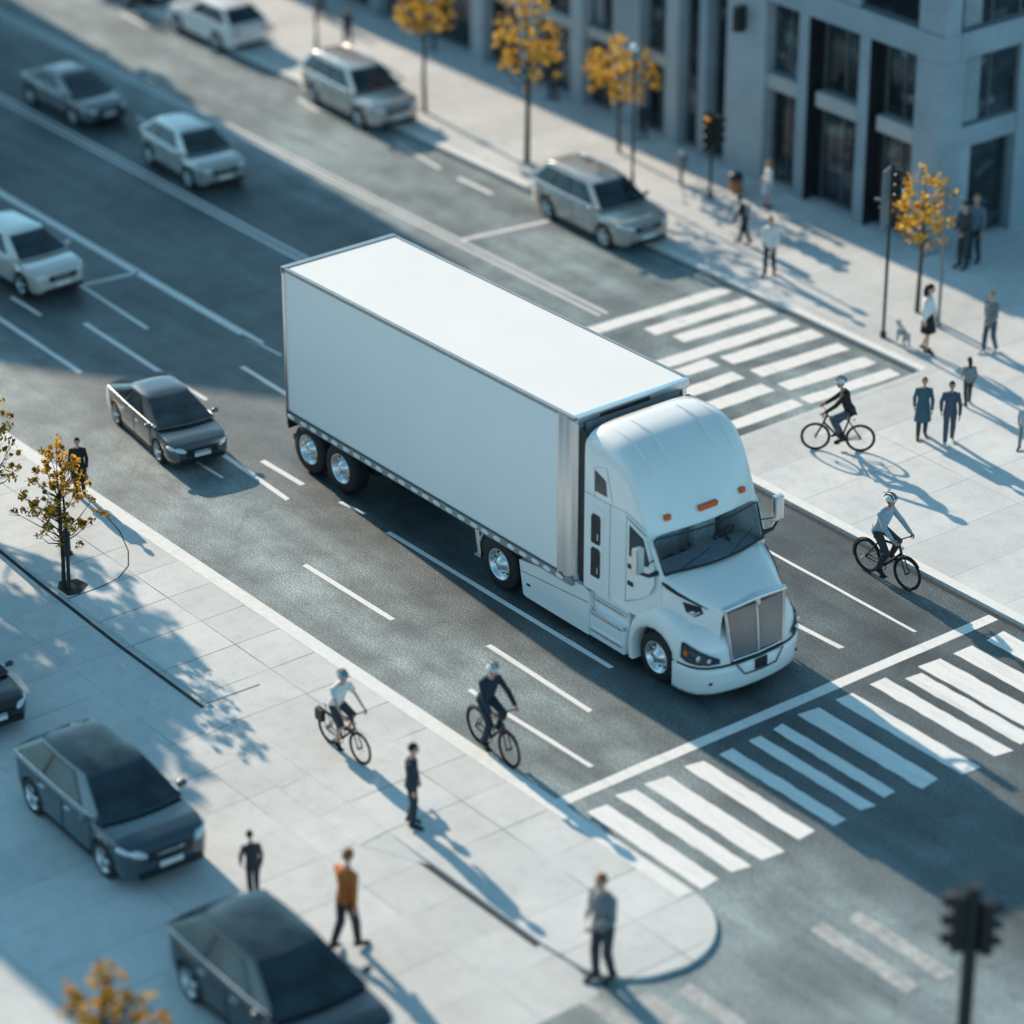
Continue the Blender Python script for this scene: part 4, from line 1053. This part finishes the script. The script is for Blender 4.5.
person('person in a blue grey shirt standing behind the dark suit in the shade', 1.25, 17.35, HF, -70, 1.57, JS(.03, .03), 'bluegrey', 'navy', 'hair_y')
person('woman with a white top and black skirt walking past the yellow corner tree', 4.02, 13.14, HF, 30, 1.5, JS(.06, .06), 'white', None, 'hair_b', skirt='black', longhair=True, sleeves=True)
person('person in a short grey jacket and jeans at the right edge of the sunlit pavement', 4.83, 14.17, HF, -80, 1.34, JS(.12, .12, 0, .6, .4), 'grey', 'denim', 'hair_y', shoe='shoe_w')
person('small person in a grey top with a dark ponytail walking behind the two strollers', 6.36, 11.99, HF, 150, 1.02, JS(.12, .1, 0, .4, .2), 'grey', 'charcoal', 'hair_b', longhair=True)
person('person with orange hair in a long olive coat, left of the walking pair', 6.84, 10.24, HF, -40, 1.28, JS(.08, .08), 'teal', 'charcoal', 'hair_r', coat=True)
person('person in a denim jacket and jeans, right of the walking pair', 7.36, 10.46, HF, -40, 1.32, JS(.1, .1), 'denim', 'denim', 'hair_b', shoe='shoe_w', skin='skin2')
person('person in a light blue jacket half cut by the right edge of the photo', 8.42, 11.43, HF, -60, 1.0, JS(.12, .1), 'ltblue', 'grey', 'hair_b')
person('person in black standing at a dark shop doorway behind the yellow trees', -12.47, 16.6, HF, -90, 1.3, JS(.05, .05), 'black', 'charcoal', 'hair_y')
person('person in dark blue near the shop front between two yellow trees', -9.0, 16.55, HF, -60, 1.0, JS(.1, .08), 'navy', 'navy', 'hair_b')
person('dark dressed person walking at the top edge of the photo', -21.2, 15.8, HF, -100, 1.1, JS(.12, .1), 'black', 'charcoal', 'hair_b')
person('dark dressed person walking behind the silver utility car on the far pavement', -18.75, 14.87, HF, -70, 1.1, JS(.12, .1), 'charcoal', 'navy', 'hair_b')

# dog
def dog(x, y, z, yaw, s):
    T = thing('dog', 'small grey and white dog at the feet of the woman in the black skirt', 'dog', (x, y, z), yaw, None, s)
    N = {'pel': (V3(-.3, 0, .46), .11), 'mid': (V3(-.05, 0, .47), .115), 'chest': (V3(.2, 0, .46), .14), 'neck': (V3(.34, 0, .58), .085), 'head': (V3(.43, 0, .68), .085), 'muz': (V3(.58, 0, .64), .045), 'tail': (V3(-.44, 0, .55), .03), 'tail2': (V3(-.56, 0, .68), .02)}
    E = [('pel', 'mid'), ('mid', 'chest'), ('chest', 'neck'), ('neck', 'head'), ('head', 'muz'), ('pel', 'tail'), ('tail', 'tail2')]
    for o, n in ((1, 'L'), (-1, 'R')):
        N.update({'s' + n: (V3(.22, o * .09, .38), .06), 'w' + n: (V3(.21 + .03 * o, o * .09, .19), .035), 'p' + n: (V3(.23 + .05 * o, o * .09, .04), .036), 'h' + n: (V3(-.27, o * .09, .36), .075), 'k' + n: (V3(-.2, o * .1, .26), .05), 'hk' + n: (V3(-.36 - .03 * o, o * .1, .16), .03), 'hp' + n: (V3(-.3 - .04 * o, o * .1, .04), .034)})
        E += [('chest', 's' + n), ('s' + n, 'w' + n), ('w' + n, 'p' + n), ('pel', 'h' + n), ('h' + n, 'k' + n), ('k' + n, 'hk' + n), ('hk' + n, 'hp' + n)]
    vs, fs = skin_mesh(N, E); mb = MB(); mb.add(vs, fs)
    for o in (1, -1): mb.tube([(.42, o * .06, .74), (.40, o * .09, .80), (.42, o * .1, .7)], [.03, .025, .008], 6)
    mb.build('body', M('dog_fur', (.34, .37, .39), .9, var=.75, scale=5), T, fix=False)
dog(3.5, 13.0, HF, 160, .62)

# ------------------------------------------------------------------ bicycles and riders
def bicycle(label, x, y, z, yaw, s, fender=False, rack=False):
    T = thing('bicycle', label, 'bicycle', (x, y, z), yaw, 'bicycles being ridden', s)
    rh, fh, bb, seat, ht, hb_ = V3(-.5, 0, .34), V3(.53, 0, .34), V3(-.06, 0, .29), V3(-.24, 0, .86), V3(.3, 0, .86), V3(.35, 0, .70)
    fr = MB()
    for a, b, r in ((bb, seat, .024), (bb, hb_, .027), (V3(-.22, 0, .80), ht, .023), (ht + V3(-.02, 0, .06), hb_ + V3(.02, 0, -.03), .027)): fr.tube([a, b], r, 8)
    for o in (-1, 1):
        fr.tube([bb + V3(0, o * .03, 0), rh + V3(0, o * .06, 0)], .012, 6); fr.tube([V3(-.215, o * .02, .76), rh + V3(0, o * .06, 0)], .011, 6); fr.tube([hb_ + V3(.02, o * .04, -.03), fh + V3(0, o * .055, 0)], .014, 6)
    fr.build('frame', MT['black'], T)
    for c in (rh, fh):
        w = MB(); w.torus(c, .322, .026, 40, 8); wo = w.build('wheel', MT['rubber'], T)
        r = MB(); r.torus(c, .292, .012, 40, 6); r.tube([c + V3(0, -.05, 0), c + V3(0, .05, 0)], .02, 8); r.build('rim', MT['chassis'], wo)
        sp = MB()
        for i in range(16):
            a = 2 * pi * i / 16; sp.tube([c + V3(.015 * math.cos(a), (.03 if i % 2 else -.03), .015 * math.sin(a)), c + V3(.3 * math.cos(a + .2), 0, .3 * math.sin(a + .2))], .0028, 4, cap=False)
        sp.build('spoke', MT['steel'], wo)
    hb2 = MB(); hb2.tube([ht + V3(-.02, 0, .05), V3(.31, 0, 1.0)], .014, 8); hb2.tube([V3(.36, -.29, 1.0), V3(.40, -.22, 1.02), V3(.33, -.05, 1.0), V3(.33, .05, 1.0), V3(.40, .22, 1.02), V3(.36, .29, 1.0)], .013, 8); hb2.build('handlebar', MT['black'], T)
    sd = MB(); sd.tube([seat, V3(-.26, 0, .93)], .014, 8); sd.tube([V3(-.40, 0, .955), V3(-.30, 0, .96), V3(-.18, 0, .955), V3(-.08, 0, .95)], [.06, .075, .04, .02], 10, flat=.35); sd.build('saddle', MT['black'], T)
    cr = MB(); cr.torus(bb + V3(0, -.045, 0), .085, .008, 24, 6); cr.tube([bb + V3(0, -.06, 0), bb + V3(.03, -.075, -.16)], .011, 6); cr.tube([bb + V3(0, .06, 0), bb + V3(-.03, .075, .16)], .011, 6)
    cr.box(-.02, .1, -.17, -.07, .115, .14); cr.box(-.15, -.03, .07, .17, .44, .465)
    cr.build('pedal_crank', MT['chassis'], T)
    cn = MB(); cn.tube([bb + V3(0, -.045, .085), rh + V3(0, -.045, .035)], .006, 5); cn.tube([bb + V3(0, -.045, -.085), rh + V3(0, -.045, -.035)], .006, 5); cn.build('chain', MT['steel'], T)
    if fender:
        for c, a0, a1 in ((rh, R(30), R(200)), (fh, R(40), R(150))):
            f = MB(); f.torus(c, .365, .014, 20, 6, 'Y', 0, a0, a1); f.build('mudguard', MT['black'], T)
    if rack:
        k = MB(); k.tube([V3(-.3, .06, .74), V3(-.75, .06, .76)], .009, 5); k.tube([V3(-.3, -.06, .74), V3(-.75, -.06, .76)], .009, 5); k.tube([V3(-.7, .06, .76), rh + V3(0, .06, 0)], .008, 5); k.tube([V3(-.7, -.06, .76), rh + V3(0, -.06, 0)], .008, 5); k.build('luggage_rack', MT['black'], T)
        l = MB(); l.box(-.74, -.5, -.17, -.07, .5, .76, .03); l.build('pannier', MT['black'], T)
    lp = MB(); lp.ellipsoid((.385, 0, .83), (.035, .03, .03), 10, 6); lp.tube([(.31, 0, .84), (.37, 0, .83)], .01, 6); lp.build('front_lamp', MT['lens'], T)
    rl = MB(); rl.ellipsoid((-.34, 0, .8), (.02, .03, .03), 8, 6); rl.build('rear_lamp', MT['amber'], T)
    return T
RG = 'helmeted people riding bicycles'
def rider(label, x, y, z, yaw, s, **k):
    return person(label, x, y, z, yaw, 1.76 * s, joints_ride(k.pop('kneeup', 'L')), helmet=k.pop('helmet', True), group=RG, grip=True, **k)
bicycle('black bicycle ridden across the bulb of pavement beside the far crosswalk', 6.27, 8.55, HF, -134, .84)
rider('rider in a black long sleeved top crossing the pavement beside the far crosswalk', 6.27, 8.55, HF, -134, .84, top='black', bottom='denim', helmet=True)
bicycle('black city bicycle with mudguards ridden along the kerb right of the truck', 10.53, 5.71, 0, 4, .93, fender=True)
rider('rider in a pale blue shirt at the kerb right of the truck', 10.53, 5.71, 0, 4, .93, top='ltblue', bottom='charcoal', helmet=True, kneeup='L', bag=None)
bicycle('black touring bicycle with a rear pannier ridden on the near pavement', 9.42, -5.45, HN, 1, .83, rack=True)
rider('small rider in a white short sleeved shirt and shorts on the near pavement', 9.42, -5.45, HN, 1, .83, top='white', bottom='charcoal', helmet='blue', sleeves=False, shorts=True)
bicycle('black bicycle ridden along the near road edge', 10.86, -3.5, 0, -5, .92, fender=True)
rider('rider in a dark navy suit along the near road edge', 10.86, -3.5, 0, -5, .92, top='navy', bottom='navy', helmet=True)

# ------------------------------------------------------------------ trees
def tree(label, x, y, z, H, crown_r, crown_h, leaf, n=900, size=.075, trunk_r=.05, seed=1, sparse=False, bark='bark', group='yellow street trees along the far pavement', twin=False, density=1., name='street_tree'):
    rnd = random.Random(seed)
    T = thing(name, label, 'tree', (x, y, z), rnd.uniform(0, 360), group)
    cz = H - crown_h / 2
    tk = MB(); th = H - crown_h * .55
    base = [(0, 0), (.02, .01), (.01, -.02), (.03, .0)]
    tk.tube([(base[i][0], base[i][1], th * i / 3) for i in range(4)], [trunk_r * 1.25, trunk_r, trunk_r * .9, trunk_r * .7], 10)
    if twin: tk.tube([(.09, -.05, 0), (.11, -.05, th * .5), (.10, .06, th)], [trunk_r, trunk_r * .9, trunk_r * .5], 8)
    clumps = []
    nc = 90 if not sparse else 130
    for i in range(nc):
        d = V3(rnd.gauss(0, 1), rnd.gauss(0, 1), rnd.gauss(0, 1)).normalized() * (rnd.random() ** .42)
        wob = 1 + .22 * math.sin(3.1 * d.x + 5 * d.y + seed) * math.cos(4 * d.z + seed * 1.7)
        tap = 1 - .32 * max(0, d.z) if not sparse else 1 - .25 * d.z
        clumps.append((V3(d.x * crown_r * wob * tap, d.y * crown_r * wob * tap, cz + d.z * crown_h / 2), rnd.uniform(.07, .21) * crown_r * (1 if not sparse else .72)))
    for i, (c, r) in enumerate(clumps):
        if i % 3: continue
        z0 = max(th * .5, min(th, c.z - math.hypot(c.x, c.y) * .8)); p0 = V3(.02, 0, z0)
        mid = p0.lerp(c, .5) + V3(rnd.uniform(-.06, .06), rnd.uniform(-.06, .06), -.05)
        tk.tube([p0, mid, c], [trunk_r * .4, trunk_r * .26, trunk_r * .1], 6)
        for j in range(2):
            e = c + V3(rnd.gauss(0, 1), rnd.gauss(0, 1), rnd.gauss(0, .7)).normalized() * r * 1.2
            tk.tube([mid.lerp(c, .7), e], [trunk_r * .16, trunk_r * .06], 5)
    tk.build('trunk', MT[bark], T)
    lf = MB()
    for i in range(n):
        c, r = rnd.choice(clumps)
        d = V3(rnd.gauss(0, 1), rnd.gauss(0, 1), rnd.gauss(0, .8)); d = d.normalized() * r * rnd.random() ** .5
        p = c + d
        s = size * rnd.uniform(.6, 1.25)
        q = Euler((rnd.uniform(-1.2, 1.2), rnd.uniform(-1.2, 1.2), rnd.uniform(0, 6.28))).to_matrix()
        pts = [(-.5, 0, 0), (-.15, .3, .06), (.25, .26, .04), (.6, 0, -.08), (.25, -.26, .04), (-.15, -.3, .06)]
        lf.add([p + q @ (V3(*t) * s) for t in pts], [(0, 1, 2, 3), (0, 3, 4, 5)], False)
    lf.build('crown', MT[leaf], T, fix=False)
    return T
tree('yellow street tree at the corner next to the tall sign pole', 2.45, 14.45, HF, 3.25, .82, 1.75, 'leaf_y', 1250, .088, .045, 3)
tree('yellow street tree standing beyond the bronze car, behind the slim lamp post', -9.04 + .35, 15.55, HF, 2.95, .95, 1.75, 'leaf_y', 1250, .095, .04, 5)
tree('dark trunked yellow tree behind the bronze car, crown touching the top edge', -9.54, 13.44, HF, 4.3, .95, 2.5, 'leaf_y', 1350, .095, .06, 8, bark='bark_dark')
tree('yellow street tree by the silver utility car, crown cut by the top edge', -13.73, 13.58, HF, 3.6, .85, 1.7, 'leaf_y', 1250, .095, .045, 12, bark='bark_dark')
NT = 'sparse street trees on the near pavement'
tree('sparse olive and orange street tree with a twin trunk in the curved pavement island', 1.78, -6.12, HN, 3.0, .70, 2.15, 'leaf_o', 2300, .068, .035, 21, sparse=True, bark='bark_dark', group=NT, twin=True)
tree('olive and orange street tree at the left edge of the photo', -.55, -6.3, 0, 3.1, .8, 2.0, 'leaf_o', 2100, .07, .035, 22, sparse=True, bark='bark_dark', group=NT)
tree('blurred orange street tree at the bottom edge, left of the near cars', 15.75, -13.85, 0, 2.95, .8, 1.7, 'leaf_o', 900, .11, .05, 33, sparse=True, bark='bark_dark', group=NT)
struct('tree_pit', MB().prism([(1.5, -6.05), (1.62, -5.75), (1.9, -5.7), (2.12, -6.0), (2.05, -6.2), (1.7, -6.2)], HN, HN + .012), MT['soil'])
# trees beyond the left of the frame whose shade dapples the street
SH = [(-8.3, -5.6, 6.6, 1.5, 3.0, 'tall dark tree beyond the left edge, nearest the road'), (-11.5, -7.2, 8.6, 2.0, 4.2, 'tallest dark tree beyond the left edge, farthest from the truck'), (-5.6, -7.3, 6.4, 1.3, 3.0, 'broad dark tree beyond the left edge, beside the driveway'),
      (-32.6, 10.0, 7.2, 1.0, 3.4, 'unseen slender tree added in the lane to break up the tower shadow'), (-37, 14.4, 7.0, 1.9, 3.6, 'tall slender tree by the far shop row beyond the top left corner')]  # lane tree is added to make the tower shadow edge ragged
for i, (x, y, H, r, h_, lb) in enumerate(SH):
    tree(lb, x, y, HF if y > 0 else 0, H, r, h_, 'leaf_d', 1100 if y > 0 else 1900, .24, .09, 40 + i, group='trees outside the frame', name='shade_tree', sparse=(y > 12 and i > 6))

# ------------------------------------------------------------------ street furniture
def cyl(mb, x, y, z0, z1, r, n=12): mb.tube([(x, y, z0), (x, y, z1)], r, n)
def signal_head(T, x, y, z, yaw, lit=None, s=1., lamps=3):
    b = MB(); q = Matrix.Translation((x, y, z)) @ Matrix.Rotation(R(yaw), 4, 'Z') @ Matrix.Scale(s, 4)
    b.box(-.09, .09, -.12, .12, 0, .27 * lamps, .02, mat=q); o = b.build('signal_head', MT['black'], T)
    for i in range(lamps):
        zc = .27 * i + .135
        e = MB(); e.lathe([(.085, .095), (.07, .105), (.001, .115)], (0, 0, 0), 'X'); e.v = [tuple(q @ Vector((v[0], v[1], v[2] + zc))) for v in e.v]
        e.build('lens', MT['lit'] if i == lit else MT['chassis'], o)
        h = MB(); rows = []
        for k in range(9):
            a = R(lerp(10, 170, k / 8)); rows.append([tuple(q @ Vector((.09, .1 * math.cos(a), zc + .1 * math.sin(a)))), tuple(q @ Vector((.22, .1 * math.cos(a), zc + .1 * math.sin(a) - .02)))])
        h.grid(rows); h.build('visor', MT['black'], o)
    return o
# tall sign pole at the far kerb
T = thing('sign_pole', 'tall dark pole with a grey sign plate at the far kerb by the corner tree', 'sign pole', (2.94, 12.98, HF))
m = MB(); cyl(m, 0, 0, 0, 3.85, .035); cyl(m, 0, 0, 0, .12, .07); m.build('pole', MT['pole'], T)
m = MB(); m.box(-.02, .02, -.52, -.12, 2.55, 3.85, .04); m.box(-.35, -.02, -.03, .03, 3.0, 3.05); pl_ = m.build('sign_plate', MT['greypole'], T)
pl_.rotation_euler = (0, 0, R(25))
signal_head(T, .12, .05, 3.1, -50, None, .8, 3)
m = MB(); m.ellipsoid((.1, .16, 3.25), (.07, .07, .1), 10, 6); m.build('push_lamp', MT['lens'], T)
# slim grey pole behind the tree
T = thing('grey_post', 'slim light grey post right behind the yellow corner tree', 'post', (3.28, 14.25, HF))
m = MB(); cyl(m, 0, 0, 0, 3.2, .035); cyl(m, 0, 0, 0, .1, .06); m.build('pole', MT['greypole'], T)
m = MB(); m.box(-.02, .02, -.07, .07, 2.5, 3.15, .02); m.build('sign_plate', MT['greypole'], T)
# pedestrian traffic light by the building pillar
T = thing('traffic_light', 'traffic light with an orange lamp on a dark post beside the wide building pillar', 'traffic light', (-5.14, 15.3, HF))
m = MB(); cyl(m, 0, 0, 0, 2.0, .035); cyl(m, 0, 0, 0, .15, .06); m.build('pole', MT['pole'], T)
signal_head(T, .0, -.13, 1.2, -50, 3, .85, 4); signal_head(T, .06, .13, 1.3, 30, None, .85, 3)
# lamp posts
def lamp(label, x, y, H, ball):
    T = thing('street_lamp', label, 'street lamp', (x, y, HF), 0, 'slim street lamps on the far pavement')
    m = MB(); cyl(m, 0, 0, 0, H, .03); m.tube([(0, 0, 0), (0, 0, .5)], [.06, .035], 12); cyl(m, 0, 0, H * .28, H * .28 + .1, .05); m.build('pole', MT['pole'], T)
    g_ = MB(); g_.ellipsoid((0, 0, H + .07), (.1, .1, .11), 14, 8); g_.build('lamp_globe', MT['white'], T)
    c = MB(); c.tube([(0, 0, H - .06), (0, 0, H + .0)], [.035, .08], 12); c.build('lamp_collar', MT['pole'], T)
lamp('slim dark lamp post standing on the pavement just beyond the bronze car', -6.54, 14.15, 3.4, True)
lamp('short lamp post with a white globe near the shop fronts at the top', -17.25, 16.5, 1.3, True)
lamp('dark lamp post on the far pavement behind the silver utility car', -18.9, 14.0, 3.2, True)
# parking meter
T = thing('parking_meter', 'grey parking meter with a pale cap on the sunlit pavement before the pillars', 'parking meter', (-6.27, 15.4, HF))
m = MB(); cyl(m, 0, 0, 0, .45, .04); m.build('post', MT['pole'], T)
m = MB(); m.box(-.1, .1, -.09, .09, .35, .72, .03); m.build('housing', MT['greypole'], T)
m = MB(); m.ellipsoid((0, 0, .74), (.1, .09, .06), 12, 6); m.build('cap', MT['white'], T)
# litter bin
T = thing('litter_bin', 'small black litter bin with an orange front at the foot of the wide pillar', 'bin', (-5.1, 16.05, HF))
m = MB(); m.lathe([(.12, 0), (.15, .05), (.16, .36), (.13, .38)], axis='Z', n=18); m.build('bin_body', M('faded_orange_plastic', (.42, .16, .05), .6), T)
m = MB(); m.lathe([(.165, .3), (.17, .40), (.10, .46), (.001, .47)], axis='Z', n=18); m.build('lid', MT['black'], T)
# bollard
T = thing('bollard', 'short dark bollard on the pavement behind the twin trunk tree', 'bollard', (.68, -5.38, HN))
m = MB(); m.lathe([(.07, 0), (.07, .36), (.08, .38), (.08, .43), (.04, .47), (.001, .475)], axis='Z', n=18); m.build('post', MT['pole'], T)
m = MB(); m.lathe([(.1, 0), (.1, .03), (.07, .035)], axis='Z', n=18); m.build('base', MT['pole'], T)
# near traffic light, bottom right
T = thing('traffic_light', 'blurred dark traffic light on a thick pole at the bottom right corner of the photo', 'traffic light', (22.05, -4.05, 0))
m = MB(); cyl(m, 0, 0, 0, 3.5, .1, 14); cyl(m, 0, 0, 0, .3, .18, 14); m.build('pole', MT['pole'], T)
signal_head(T, -.12, -.16, 2.5, -120, None, 1.1, 3); signal_head(T, .13, .14, 2.45, 60, None, 1., 3)

# ------------------------------------------------------------------ buildings
def facade_window(B, x0, x1, z0, z1, y, muls=1, blind=False, axis='Y', out=-1):
    """window in a wall facing -Y (axis Y, plane y) or +X (axis X, plane y as x)"""
    def bx(mb, a0, a1, d0, d1, z0, z1):
        if axis == 'Y': mb.box(a0, a1, y + d0, y + d1, z0, z1)
        else: mb.box(y - d1, y - d0, a0, a1, z0, z1)
    f = MB(); t = .05
    bx(f, x0, x0 + t, -.03, .05, z0, z1); bx(f, x1 - t, x1, -.03, .05, z0, z1); bx(f, x0 + t, x1 - t, -.03, .05, z0, z0 + t); bx(f, x0 + t, x1 - t, -.03, .05, z1 - t, z1)
    for i in range(muls):
        xm = lerp(x0, x1, (i + 1) / (muls + 1)); bx(f, xm - .02, xm + .02, -.025, .04, z0 + t, z1 - t)
    fo = f.build('window', MT['frame'], B)
    p = MB(); bx(p, x0 + t, x1 - t, .01, .02, z0 + t, z1 - t); p.build('pane', MT['wglass'], fo)
    if blind:
        b = MB(); bx(b, x0 + t + .02, lerp(x0, x1, .34), -.002, .008, z0 + t, z1 - t); b.build('blind', MT['blind'], fo)
    return fo
B = thing('office_building', 'blue grey stone corner office building with tall shop windows and dark columns', 'building', (0, 0, HF))
m = MB()
YG = 17.33; HB = 5.95
m.box(-6.45, .06, YG + .1, 33, 0, HB)
m.build('wall', MT['dk_panel'], B)
# corner pier and wide pillar with block courses
def courses(nm, x0, x1, y0, y1, z0, z1, mat, hgt=.62):
    q = MB(); z = z0; i = 0
    while z < z1 - .01:
        zz = min(z1, z + hgt); q.box(x0, x1, y0, y1, z + .008, zz, 0); q.box(x0 + .008, x1 - .008, y0 + .008, y1 - .008, z, z + .008); z = zz
    return q.build(nm, mat, B)
courses('pillar', -.38, .44, 16.9, 17.35, 0, 4.4, MT['wall'])
courses('pillar', -6.5, -5.2, 16.9, 17.45, 0, 4.4, MT['wall2'], 1.1)
def fins(xa, w, z1):
    q = MB(); q.box(xa, xa + w, 16.88, 17.3, 0, z1); q.build('column', MT['wall'], B)
    q = MB(); q.box(xa + w + .002, xa + w + .012, 16.9, 17.32, 0, z1); q.box(xa + w, xa + w + .2, YG - .06, YG + .02, 0, z1); q.build('column_side', MT['dk_panel'], B)
fins(-2.12, .32, 4.4); fins(-4.08, .32, 4.4)
# spandrel bands
q = MB(); q.box(-6.5, .445, 16.86, 17.4, 4.41, 4.99); q.box(-.1, .465, 17.4, 33, 4.41, 5.0); q.build('floor_band', MT['wall'], B)
q = MB(); q.box(-6.5, .45, 16.88, 17.4, 6.0, HB + .1); q.box(-.1, .45, 17.4, 33, 6.0, HB + .1); q.box(-6.5, -.1, 17.4, 33, HB, HB + .08); q.build('parapet', MT['wall'], B)
for x0, x1 in ((-.38, .44), (-2.9, -2.2), (-5.6, -4.9)):
    q = MB(); q.box(x0, x1, 16.9, 17.35, 4.995, 6.0); q.build('upper_pier', MT['wall'], B)
for x0, x1 in ((-2.2, -.38), (-4.9, -2.9)): facade_window(B, x0 + .03, x1 - .03, 5.03, 5.98, 17.0, 0)
# shop bays
for x0, x1 in ((-5.2, -4.08), (-3.55, -2.12), (-1.59, -.38)):
    q = MB(); q.box(x0, x1, 16.98, 17.3, 2.31, 2.66); q.build('mezzanine_band', MT['band'], B)
    facade_window(B, x0 + .02, x1 - .02, 2.67, 4.4, YG - .1, 1); facade_window(B, x0 + .02, x1 - .02, .06, 2.3, YG - .08, 1)
# side face (towards +X)
XF = .44
courses('side_pier', 0, XF, 17.35, 17.55, 0, 4.4, MT['wall'])
for k0 in range(5):
    y0 = 17.55 + k0 * 2.3
    q = MB(); q.box(.0, XF, y0 + 1.75, y0 + 2.3, 0, 4.4); q.build('side_pillar', MT['wall'], B)
    q = MB(); q.box(.0, XF - .03, y0, y0 + 1.75, 2.32, 2.8); q.build('mezzanine_band', MT['wall'], B)
    facade_window(B, y0 + .02, y0 + 1.73, 2.82, 4.38, XF - .12, 1, True, 'X'); facade_window(B, y0 + .45, y0 + 1.7, .04, 2.28, XF - .25, 0, False, 'X')
    q = MB(); q.box(.0, XF - .1, y0, y0 + .43, 0, 2.32); q.build('door_jamb', MT['wall2'], B)
    facade_window(B, y0 - .1, y0 + 1.7, 5.03, 5.98, XF - .1, 1, True, 'X')
# hanging banner lamp at the pillar
q = MB(); q.box(-6.0, -5.8, 16.6, 16.86, 3.5, 4.1, .02); q.build('wall_lamp', MT['black'], B)
# shop displays are only pale shapes painted into the pane colour
# neighbouring row
B2 = thing('shop_row', 'long grey shop building with pale pillars and dark glass along the far pavement', 'building', (0, 0, HF))
m = MB(); m.box(-46, -6.6, YG + .1, 30, 0, 4.9); m.build('wall', MT['dk_panel'], B2)
q = MB(); q.box(-46, -6.52, 16.86, 17.45, 4.3, 4.95); q.build('floor_band', MT['wall'], B2)
pills = [(-7.45, .25, 'wall'), (-8.65, .45, 'wall2'), (-10.6, 1.0, 'wall'), (-12.2, .45, 'wall2'), (-14.2, .6, 'wall'), (-16.2, .5, 'wall2')] + [(-18.4 - 2.2 * i, .4, 'wall') for i in range(13)]
for i, (x, w, mt) in enumerate(pills):
    q = MB(); q.box(x, x + w, 16.9, 17.45, 0, 4.3); q.build('pillar', MT[mt], B2)
    nx = -6.52 if i == 0 else pills[i - 1][0]
    if nx - (x + w) > .2:
        if i not in (0, 1):
            q = MB(); q.box(x + w, nx, 17.05, 17.35, 1.75, 2.02); q.build('transom', MT['band'], B2)
            facade_window(B2, x + w + .02, nx - .02, 2.03, 4.28, YG - .08, 1, i % 3 == 0); facade_window(B2, x + w + .02, nx - .02, .05, 1.74, YG - .08, 1)
        else: facade_window(B2, x + w + .02, nx - .02, .05, 4.28, YG - .08, 1)
# unseen towers added outside the frame, shaped to cast shade into view
def tower(label, poly, H):
    T = thing('shade_tower', label, 'building', (0, 0, 0), 0, 'unseen towers added to cast shade')
    MB().prism(poly, 0, H).build('wall', MT['wall'], T)
    for (a, b_) in zip(poly, poly[1:]):
        A, B_ = Vector(a), Vector(b_); t = (B_ - A).normalized(); nn = Vector((t.y, -t.x)) * .03; L = (B_ - A).length
        for j in range(int(H / 2.4)):
            z0 = 1 + j * 2.4; m = MB(); p, q = A + t * .3 + nn, B_ - t * .3 + nn
            m.add([(p.x, p.y, z0), (q.x, q.y, z0), (q.x, q.y, z0 + 1.2), (p.x, p.y, z0 + 1.2)], [(0, 1, 2, 3)], False); m.build('window_band', MT['wglass'], T)
tower('unseen stone tower, added with a slanted front to shade the left lanes', [(-48, .3), (-39.3, .5), (-34.2, 4.2), (-32.6, 6.9), (-33.6, 10.7), (-48, 11.0)], 13.5)  # added tower, footprint drawn so its shadow covers the left lanes

tower('unseen narrow stone block, added beyond the left edge to shade the near driveway', [(-20, -10.9), (-8.5, -10.9), (-8.0, -9.9), (-8.3, -8.5), (-20, -8.3)], 10.4)  # added block, placed to lay a band of shade over the driveway

# ------------------------------------------------------------------ light, sky, camera
EL, AZ = 22.8, -4.5
sd = Vector((math.cos(R(EL)) * math.cos(R(AZ)), math.cos(R(EL)) * math.sin(R(AZ)), -math.sin(R(EL))))
sun = bpy.data.lights.new('sun', 'SUN'); sun.energy = 5.0; sun.angle = R(.55); sun.color = (1.31, 1.06, .80)
so = bpy.data.objects.new('sun', sun); COL.objects.link(so); so.rotation_euler = sd.to_track_quat('-Z', 'Y').to_euler()
w = bpy.data.worlds.new('World'); sc.world = w; w.use_nodes = True
nt = w.node_tree; bg = nt.nodes['Background']
sky = nt.nodes.new('ShaderNodeTexSky'); sky.sky_type = 'NISHITA'; sky.sun_disc = False; sky.sun_elevation = R(EL); sky.sun_rotation = math.atan2(-sd.x, -sd.y)
sky.air_density = 1.2; sky.dust_density = .6; sky.ozone_density = 2.0
bwn = nt.nodes.new('ShaderNodeRGBToBW'); nt.links.new(sky.outputs[0], bwn.inputs[0])
tint = mixc(nt, mixc(nt, bwn.outputs[0], (.66, 1.36, 1.84), 1., 'MULTIPLY'), mixc(nt, sky.outputs[0], (.8, 1.3, 1.36), 1., 'MULTIPLY'), .3)
nt.links.new(tint, bg.inputs['Color']); bg.inputs['Strength'].default_value = .138

cam = bpy.data.cameras.new('camera'); co = bpy.data.objects.new('camera', cam); COL.objects.link(co); sc.camera = co
co.location = (46.912, -31.540, 27.895)
co.rotation_euler = (R(90 - 27.1955), 0, R(141.734 - 90))
cam.sensor_width = 36; cam.lens = 3264.54 / 1024 * 36
cam.clip_start = 1; cam.clip_end = 2000
cam.dof.use_dof = True; cam.dof.focus_distance = 58.4; cam.dof.aperture_fstop = .205; cam.dof.aperture_blades = 0
sc.view_settings.view_transform = 'Standard'; sc.view_settings.look = 'None'; sc.view_settings.exposure = 0
sc.cycles.use_denoising = True
sc.cycles.max_bounces = 6
